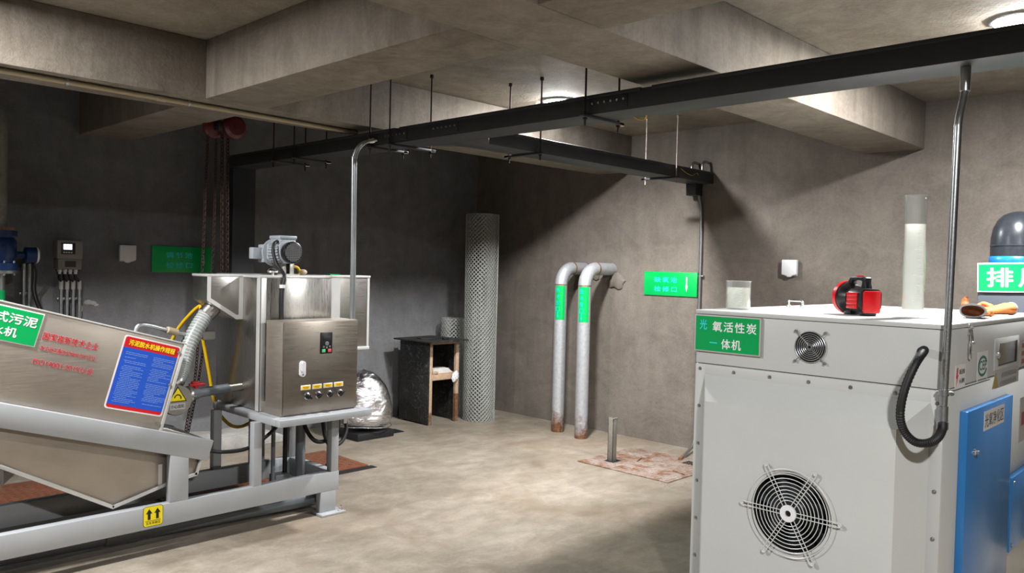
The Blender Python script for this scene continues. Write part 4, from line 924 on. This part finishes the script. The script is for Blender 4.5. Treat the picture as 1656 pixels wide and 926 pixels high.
MB().cyl((fx, fy, 1.66), (fx, fy, 2.30), .060, 28).lathe([(.06, 2.30), (.058, 2.36), (.04, 2.43), (.0001, 2.46)], (fx, fy, 0), 'Z', 28).build('upper_pipe', 'steel_post', fm)
MB().lathe([(.055, 1.655), (.118, 1.655), (.118, 1.675), (.055, 1.675)], (fx, fy, 0), 'Z', 32).build('pipe_flange', 'rust_joint', fm)
MB().lathe([(.05, 1.62), (.118, 1.62), (.118, 1.653), (.105, 1.65), (.10, 1.61), (.115, 1.59), (.115, 1.49), (.10, 1.47), (.10, 1.45), (.122, 1.445), (.122, 1.40), (.05, 1.40)], (fx, fy, 0), 'Z', 36).build('meter_body', 'pump_blue', fm)
MB().lathe([(.05, 1.378), (.122, 1.378), (.122, 1.398), (.05, 1.398)], (fx, fy, 0), 'Z', 32).build('lower_flange', 'zinc', fm)
for k in range(8):
    a = 2*math.pi*k/8+.2; p = (fx+.105*math.cos(a), fy+.105*math.sin(a)); MB().cyl((*p, 1.366), (*p, 1.46), .008, 8).build('flange_bolt', 'zinc', fm)
MB().cyl((fx, fy, 0), (fx, fy, 1.38), .052, 28).build('lower_pipe', 'zinc', fm)
pb = MB().lathe([(.0528, 1.05), (.0528, 1.27)], (fx, fy, 0), 'Z', 32).build('green_band', 'sign_green', fm)
MB().prism([(-.008, -.06), (.008, -.06), (.008, .0), (.022, .0), (0, .05), (-.022, .0), (-.008, .0)], 0, .001, 'Z', mat=frame(FY, (fx+.028, fy-.0475, 1.16))).build('arrow_print', 'letter_white', pb)
hd2 = MB().cyl((fx+.10, fy, 1.50), (1.575, fy, 1.50), .022, 16).lathe([(.03, 1.565), (.052, 1.57), (.052, 1.635), (.03, 1.64)], (0, fy, 1.50), 'X', 24).lathe([(.0001, 1.56), (.03, 1.565)], (0, fy, 1.50), 'X', 24).build('junction_head', 'pump_blue', fm)
MB().lathe([(.054, 1.632), (.054, 1.642), (.045, 1.648), (.0001, 1.648)], (0, fy, 1.50), 'X', 24).build('head_cover', 'sticker_white', fm)
for k, x in enumerate((1.634, 1.668)):
    t = thing('wall_conduit', ('left' if k == 0 else 'right')+' one of the two grey conduits beside the blue flow meter', 'conduit', (x, 6.27, 0), 'conduits beside the flow meter')
    MB().cyl((x, 6.272, 0), (x, 6.272, 1.44), .0125, 14).build('pipe', 'zinc', t)
    MB().tube([(x, 6.272, 1.435), (x-.005, 6.25, 1.475), (x-.02, 6.18, 1.51)], .009, 10, 4).build('cable', 'rubber', t)
    MB().cyl((x, 6.272, 1.225), (x, 6.272, 1.24), .0155, 12).box((x-.02, 6.285, 1.223), (x+.02, YW, 1.242), .002).build('pipe_clamp', 'zinc', t)
for k, (dx, lab) in enumerate(((0, 'thin black cable hanging from the blue flow meter head'), (.02, 'slacker thin black cable hanging right of the blue flow meter head'))):
    tag(MB().tube([(1.615+dx*.5, 6.02, 1.448), (1.64+dx, 6.08, 1.38), (1.67+dx, 6.2, 1.25), (1.735+dx, 6.26, 1.10), (1.80+dx, 6.27, 1.0), (1.82+dx, 6.28, .4), (1.82+dx, 6.28, 0)], .006, 8, 8).build('hanging_cable', 'rubber'), lab, 'cable')
def blob(name, pts, mat):
    mb = MB()
    for x, z, rx, rz in pts: mb.sphere((x, YW, z), (rx, .006, rz), 12)
    return struct(mb.build(name, mat))
blob('trim_6', [(2.06, 1.165, .03, .02), (2.09, 1.16, .028, .016), (2.115, 1.145, .018, .012), (2.005, 1.12, .02, .03), (2.0, 1.08, .016, .03)], 'pale_plaster')

# ------------------------------------------------------------------ red chain hoist behind the tank
hx, hy = 2.455, 5.0
ho = thing('chain_hoist', 'dark red chain hoist hanging with its chains behind the press', 'hoist', (hx, hy, 2.3))
MB().lathe([(.0001, -.05), (.055, -.048), (.075, -.03), (.08, 0), (.075, .02), (.0001, .025)], (hx+.035, hy-.03, 2.36), 'Y', 28, mat=None).build('gear_case', 'hoist_red', ho)
MB().lathe([(.0001, -.03), (.05, -.028), (.07, -.012), (.07, .01), (.0001, .015)], (hx-.06, hy+.05, 2.355), 'Y', 26).build('hand_wheel_cover', 'hoist_red', ho)
MB().box((hx-.07, hy-.04, 2.33), (hx+.05, hy+.07, 2.39), .01).build('frame', 'rubber', ho)
MB().lathe([(.0001, -.056), (.018, -.055), (.02, -.045)], (hx+.035, hy-.03, 2.36), 'Y', 16).build('shaft_cap', 'hoist_red', ho)
MB().tube([(hx, hy+.01, 2.38), (hx, hy+.01, 2.46), (hx+.02, hy+.01, 2.50), (hx, hy+.01, 2.53), (hx-.02, hy+.01, 2.50)], .011, 10, 5).cyl((hx, hy+.01, 2.51), (hx, hy+.01, ZC), .012, 10).build('hook', 'rod_rust', ho)
chain('load_chain', [(hx-.025, hy, 2.33), (hx-.02, hy, 1.9), (hx-.012, hy, .9), (hx-.05, hy+.03, .35)], .032, .0036, 'chain_rust', ho)
chain('load_chain', [(hx+.012, hy-.005, 2.33), (hx+.016, hy-.005, 1.9), (hx+.028, hy-.005, .9)], .032, .0036, 'chain_rust', ho)
chain('hand_chain', [(hx-.10, hy+.04, 2.32), (hx-.118, hy+.03, 1.9), (hx-.135, hy+.02, 1.42), (hx-.175, hy, .80), (hx-.24, hy-.02, .45), (hx-.26, hy-.02, .30), (hx-.21, hy, .45), (hx-.13, hy+.03, .82), (hx-.055, hy+.05, 1.42), (hx-.035, hy+.06, 2.3)], .028, .0028, 'chain_rust', ho)
tag(MB().tube([(2.05, 4.86, .98), (2.09, 4.80, 1.10), (2.15, 4.68, 1.22), (2.145, 4.67, 1.14), (2.17, 4.67, 1.02), (2.215, 4.68, .82), (2.25, 4.69, .66), (2.29, 4.70, .56), (2.38, 4.72, .47), (2.47, 4.74, .45), (2.54, 4.70, .50), (2.57, 4.64, .58), (2.57, 4.635, .604)], .0105, 12, 8).build('yellow_hose', 'hose_yellow'), 'yellow hose looping down behind the press tank', 'hose')

# ------------------------------------------------------------------ floor plates behind the press
def fplate(label, a, b):
    o = tag(MB().box((a[0], a[1], 0), (b[0], b[1], .012), .001).build('pit_cover', 'rust_orange'), label, 'floor plate', 'rusty pit covers')
    q = MB()
    nx_, ny_ = int((b[0]-a[0])/.05), int((b[1]-a[1])/.05)
    for i in range(nx_):
        for j in range(ny_):
            q.box((-.016, -.003, 0), (.016, .003, .002), 0, Matrix.Translation((a[0]+.03+.05*i, a[1]+.03+.05*j, .012)) @ Matrix.Rotation(R(45 if (i+j) % 2 else -45), 4, 'Z'))
    p = q.build('tread_pattern', 'rust_orange', o); p['kind'] = 'stuff'
    return o
fplate('rust orange steel pit cover behind the platform end of the press', (2.05, 4.86, 0), (3.53, 5.45, 0))
fplate('rust orange steel pit cover in the shadow under the sloping press', (.25, 5.48, 0), (1.95, 5.93, 0))
struct(MB().box((2.05, 4.79, 0), (3.56, 4.86, .003)).build('trim_7', 'dark_void'))

# ------------------------------------------------------------------ foil bundle, wooden stand, mesh rolls
fo = thing('foil_bundle', 'foil wrapped dome on a black base beside the wooden stand', 'bundle', (4.15, 5.76, 0))
bm = bmesh.new(); bmesh.ops.create_uvsphere(bm, u_segments=64, v_segments=40, radius=1)
from mathutils import noise as mn
prof = [(.0, .0), (.06, .205), (.12, .232), (.22, .235), (.32, .222), (.42, .185), (.50, .135), (.555, .075), (.58, .0)]
for v in bm.verts:
    t = (v.co.z+1)/2; h = .055+.53*t
    hh = .585*t
    for (h0, r0), (h1, r1) in zip(prof, prof[1:]):
        if h0 <= hh <= h1+1e-6: rr_ = r0+(r1-r0)*((hh-h0)/(h1-h0)); break
    a = math.atan2(v.co.y, v.co.x)
    k = 1+.05*mn.noise(Vector((math.cos(a)*2.2, math.sin(a)*2.2, t*5)))+.022*abs(mn.noise(Vector((math.cos(a)*6, math.sin(a)*6, t*16+a*2))))
    v.co = Vector((4.15-.03*t+rr_*k*math.cos(a), 5.76+rr_*k*math.sin(a), h))
link('foil_wrap', bm, 'foil', fo)
for z, r in ((.10, .226), (.21, .24)): MB().tube([(4.15-.03*z*1.8+r*math.cos(a), 5.76+r*math.sin(a), z+.01*math.sin(2*a)) for a in [2*math.pi*k/40 for k in range(40)]], .004, 6, closed=True).build('tape_band', 'foil', fo)
MB().box((3.94, 5.575, 0), (4.32, 5.93, .062), .006).build('black_base', 'rubber', fo)
tag(MB().box((4.32, 5.66, 0), (4.50, 5.80, .006), .002).build('rubber_mat', 'rubber'), 'small black mat on the floor right of the foil bundle base', 'mat')

wsd = thing('wooden_stand', 'small wooden stand with scratched black panels and a shelf', 'stand', (5.02, 5.95, 0))
sx0, sx1, sy0, sy1, sh = 4.835, 5.215, 5.735, 6.165, .785
for x, y in ((sx0+.008, sy0), (sx1-.042, sy0), (sx0+.008, sy1-.035), (sx1-.042, sy1-.035)): MB().box((x, y, 0), (x+.036, y+.034, sh), .002).build('leg', 'wood', wsd)
MB().box((sx0-.006, sy0-.002, .012), (sx0+.008, sy1, sh), .001).build('side_panel', 'scratched_black', wsd)
MB().box((sx1-.006, sy0+.02, .012), (sx1+.006, sy1, sh), .001).build('side_panel', 'scratched_black', wsd)
MB().box((sx0+.044, sy1-.012, .05), (sx1-.044, sy1, sh-.05), .001).build('back_panel', 'scratched_black', wsd)
MB().box((sx0+.044, sy0+.004, sh-.032), (sx1-.042, sy0+.03, sh-.002), .002).build('top_rail', 'wood', wsd)
MB().box((sx0+.044, sy0+.004, .415), (sx1-.042, sy0+.028, .465), .002).build('shelf_rail', 'wood', wsd)
MB().box((sx0+.02, sy0+.01, .465), (sx1-.02, sy1-.02, .477), .001).build('shelf', 'wood', wsd)
for x in (sx0+.008, sx1-.042):
    MB().box((x-.001, sy0-.001, 0), (x+.037, sy0+.035, .12 if x < 5 else .27), .001).build('stained_foot', 'rust_joint', wsd)
MB().box((-.245, -.26, 0), (.245, .26, .014), .002, Matrix.Translation((4.965, 5.865, sh)) @ Matrix.Rotation(R(4), 4, 'Z')).build('top_board', 'scratched_black', wsd)
mt_ = MB().prism([(4.83, 5.86), (4.96, 5.80), (5.09, 5.83), (5.12, 5.93), (5.0, 6.0), (4.87, 5.97)], sh+.014, sh+.022, 'Z', .002)
tag(mt_.build('felt_scrap', 'scratched_black'), 'flat dark scrap lying on the wooden stand top', 'scrap')
tag(MB().box((4.985, 5.70, sh+.0145), (5.045, 5.735, sh+.030), .004).build('small_block', 'rubber'), 'tiny black block on the front edge of the wooden stand top', 'block')
pp = MB()
for k in range(6): pp.prism([(4.90+.004*k, 5.755+.004*k), (5.15-.006*k, 5.765+.003*k), (5.145-.004*k, 5.93), (4.95+.006*k, 5.94)], .4772+.0065*k, .4832+.0065*k, 'Z', .001)
tag(pp.build('paper_stack', 'paper'), 'low heap of white paper on the shelf of the wooden stand', 'paper')
tag(MB().prism([(4.885, 5.74), (4.95, 5.735), (4.955, 5.775), (4.90, 5.78)], .4775, .498, 'Z', .003).build('wood_offcut', 'wood'), 'small brown wood offcut on the stand shelf beside the paper', 'offcut')
bm = bmesh.new(); bmesh.ops.create_icosphere(bm, subdivisions=3, radius=1)
for v in bm.verts:
    n_ = 1+.45*mn.noise(v.co*2.6); v.co = Vector((5.145+v.co.x*.035*n_+.02*v.co.z, 5.712+v.co.y*.018*n_, .437+v.co.z*.05*n_))
tag(link('plastic_scrap', bm, 'plastic_bag'), 'crumpled clear plastic scrap hanging at the stand shelf edge', 'plastic bag')

def mesh_roll(label, c, r, h, cells, pitch):
    o = thing('mesh_roll', label, 'mesh roll', (c[0], c[1], 0), 'rolls of white plastic netting')
    for nm, rr_, off in (('outer_netting', r, 0), ('inner_netting', r*.8, .5)):
        mb = bmesh.new(); n_ = cells if off == 0 else cells*2//3; step = 2*math.pi/n_; dz = pitch; rows = int(h/dz)
        w = .0044; hw = .0014
        for sgn in (-1, 1):
            for k in range(n_):
                prev = None
                for j in range(rows*2+1):
                    a = step*(k+off+sgn*j*.5); z = j*dz*.5; wob = 1+.03*math.sin(2*a+z*1.5)
                    q = rr_*wob+(.0015 if sgn > 0 else -.0015)
                    n = Vector((math.cos(a), math.sin(a), 0)); t = Vector((-math.sin(a), math.cos(a), 0))
                    b0 = Vector((c[0], c[1], z))+n*q; up_ = (Vector((0, 0, 1))*step*rr_*.5-t*sgn*dz*.5).normalized()*w*.5
                    cur = [mb.verts.new(b0+up_+n*hw), mb.verts.new(b0-up_+n*hw), mb.verts.new(b0-up_-n*hw), mb.verts.new(b0+up_-n*hw)]
                    if prev:
                        for i in range(4): mb.faces.new((prev[i], prev[(i+1) % 4], cur[(i+1) % 4], cur[i]))
                    prev = cur
        p = link(nm, mb, 'netting', o, flat=True)
    tb_ = MB().tube([(c[0]+r*1.0*math.cos(a), c[1]+r*math.sin(a), h) for a in [2*math.pi*k/40 for k in range(40)]], .003, 5, closed=True)
    tb_.tube([(c[0]+(r+.004)*math.cos(R(-60)), c[1]+(r+.004)*math.sin(R(-60)), z) for z in (0, h*.5, h)], .003, 5).build('netting_edge', 'netting', o)
mesh_roll('tall upright roll of white diamond netting in the room corner', (5.43, 5.68), .157, 2.0, 26, .040)
mesh_roll('short upright roll of white netting behind the wooden stand', (5.43, 6.09), .112, .965, 19, .040)
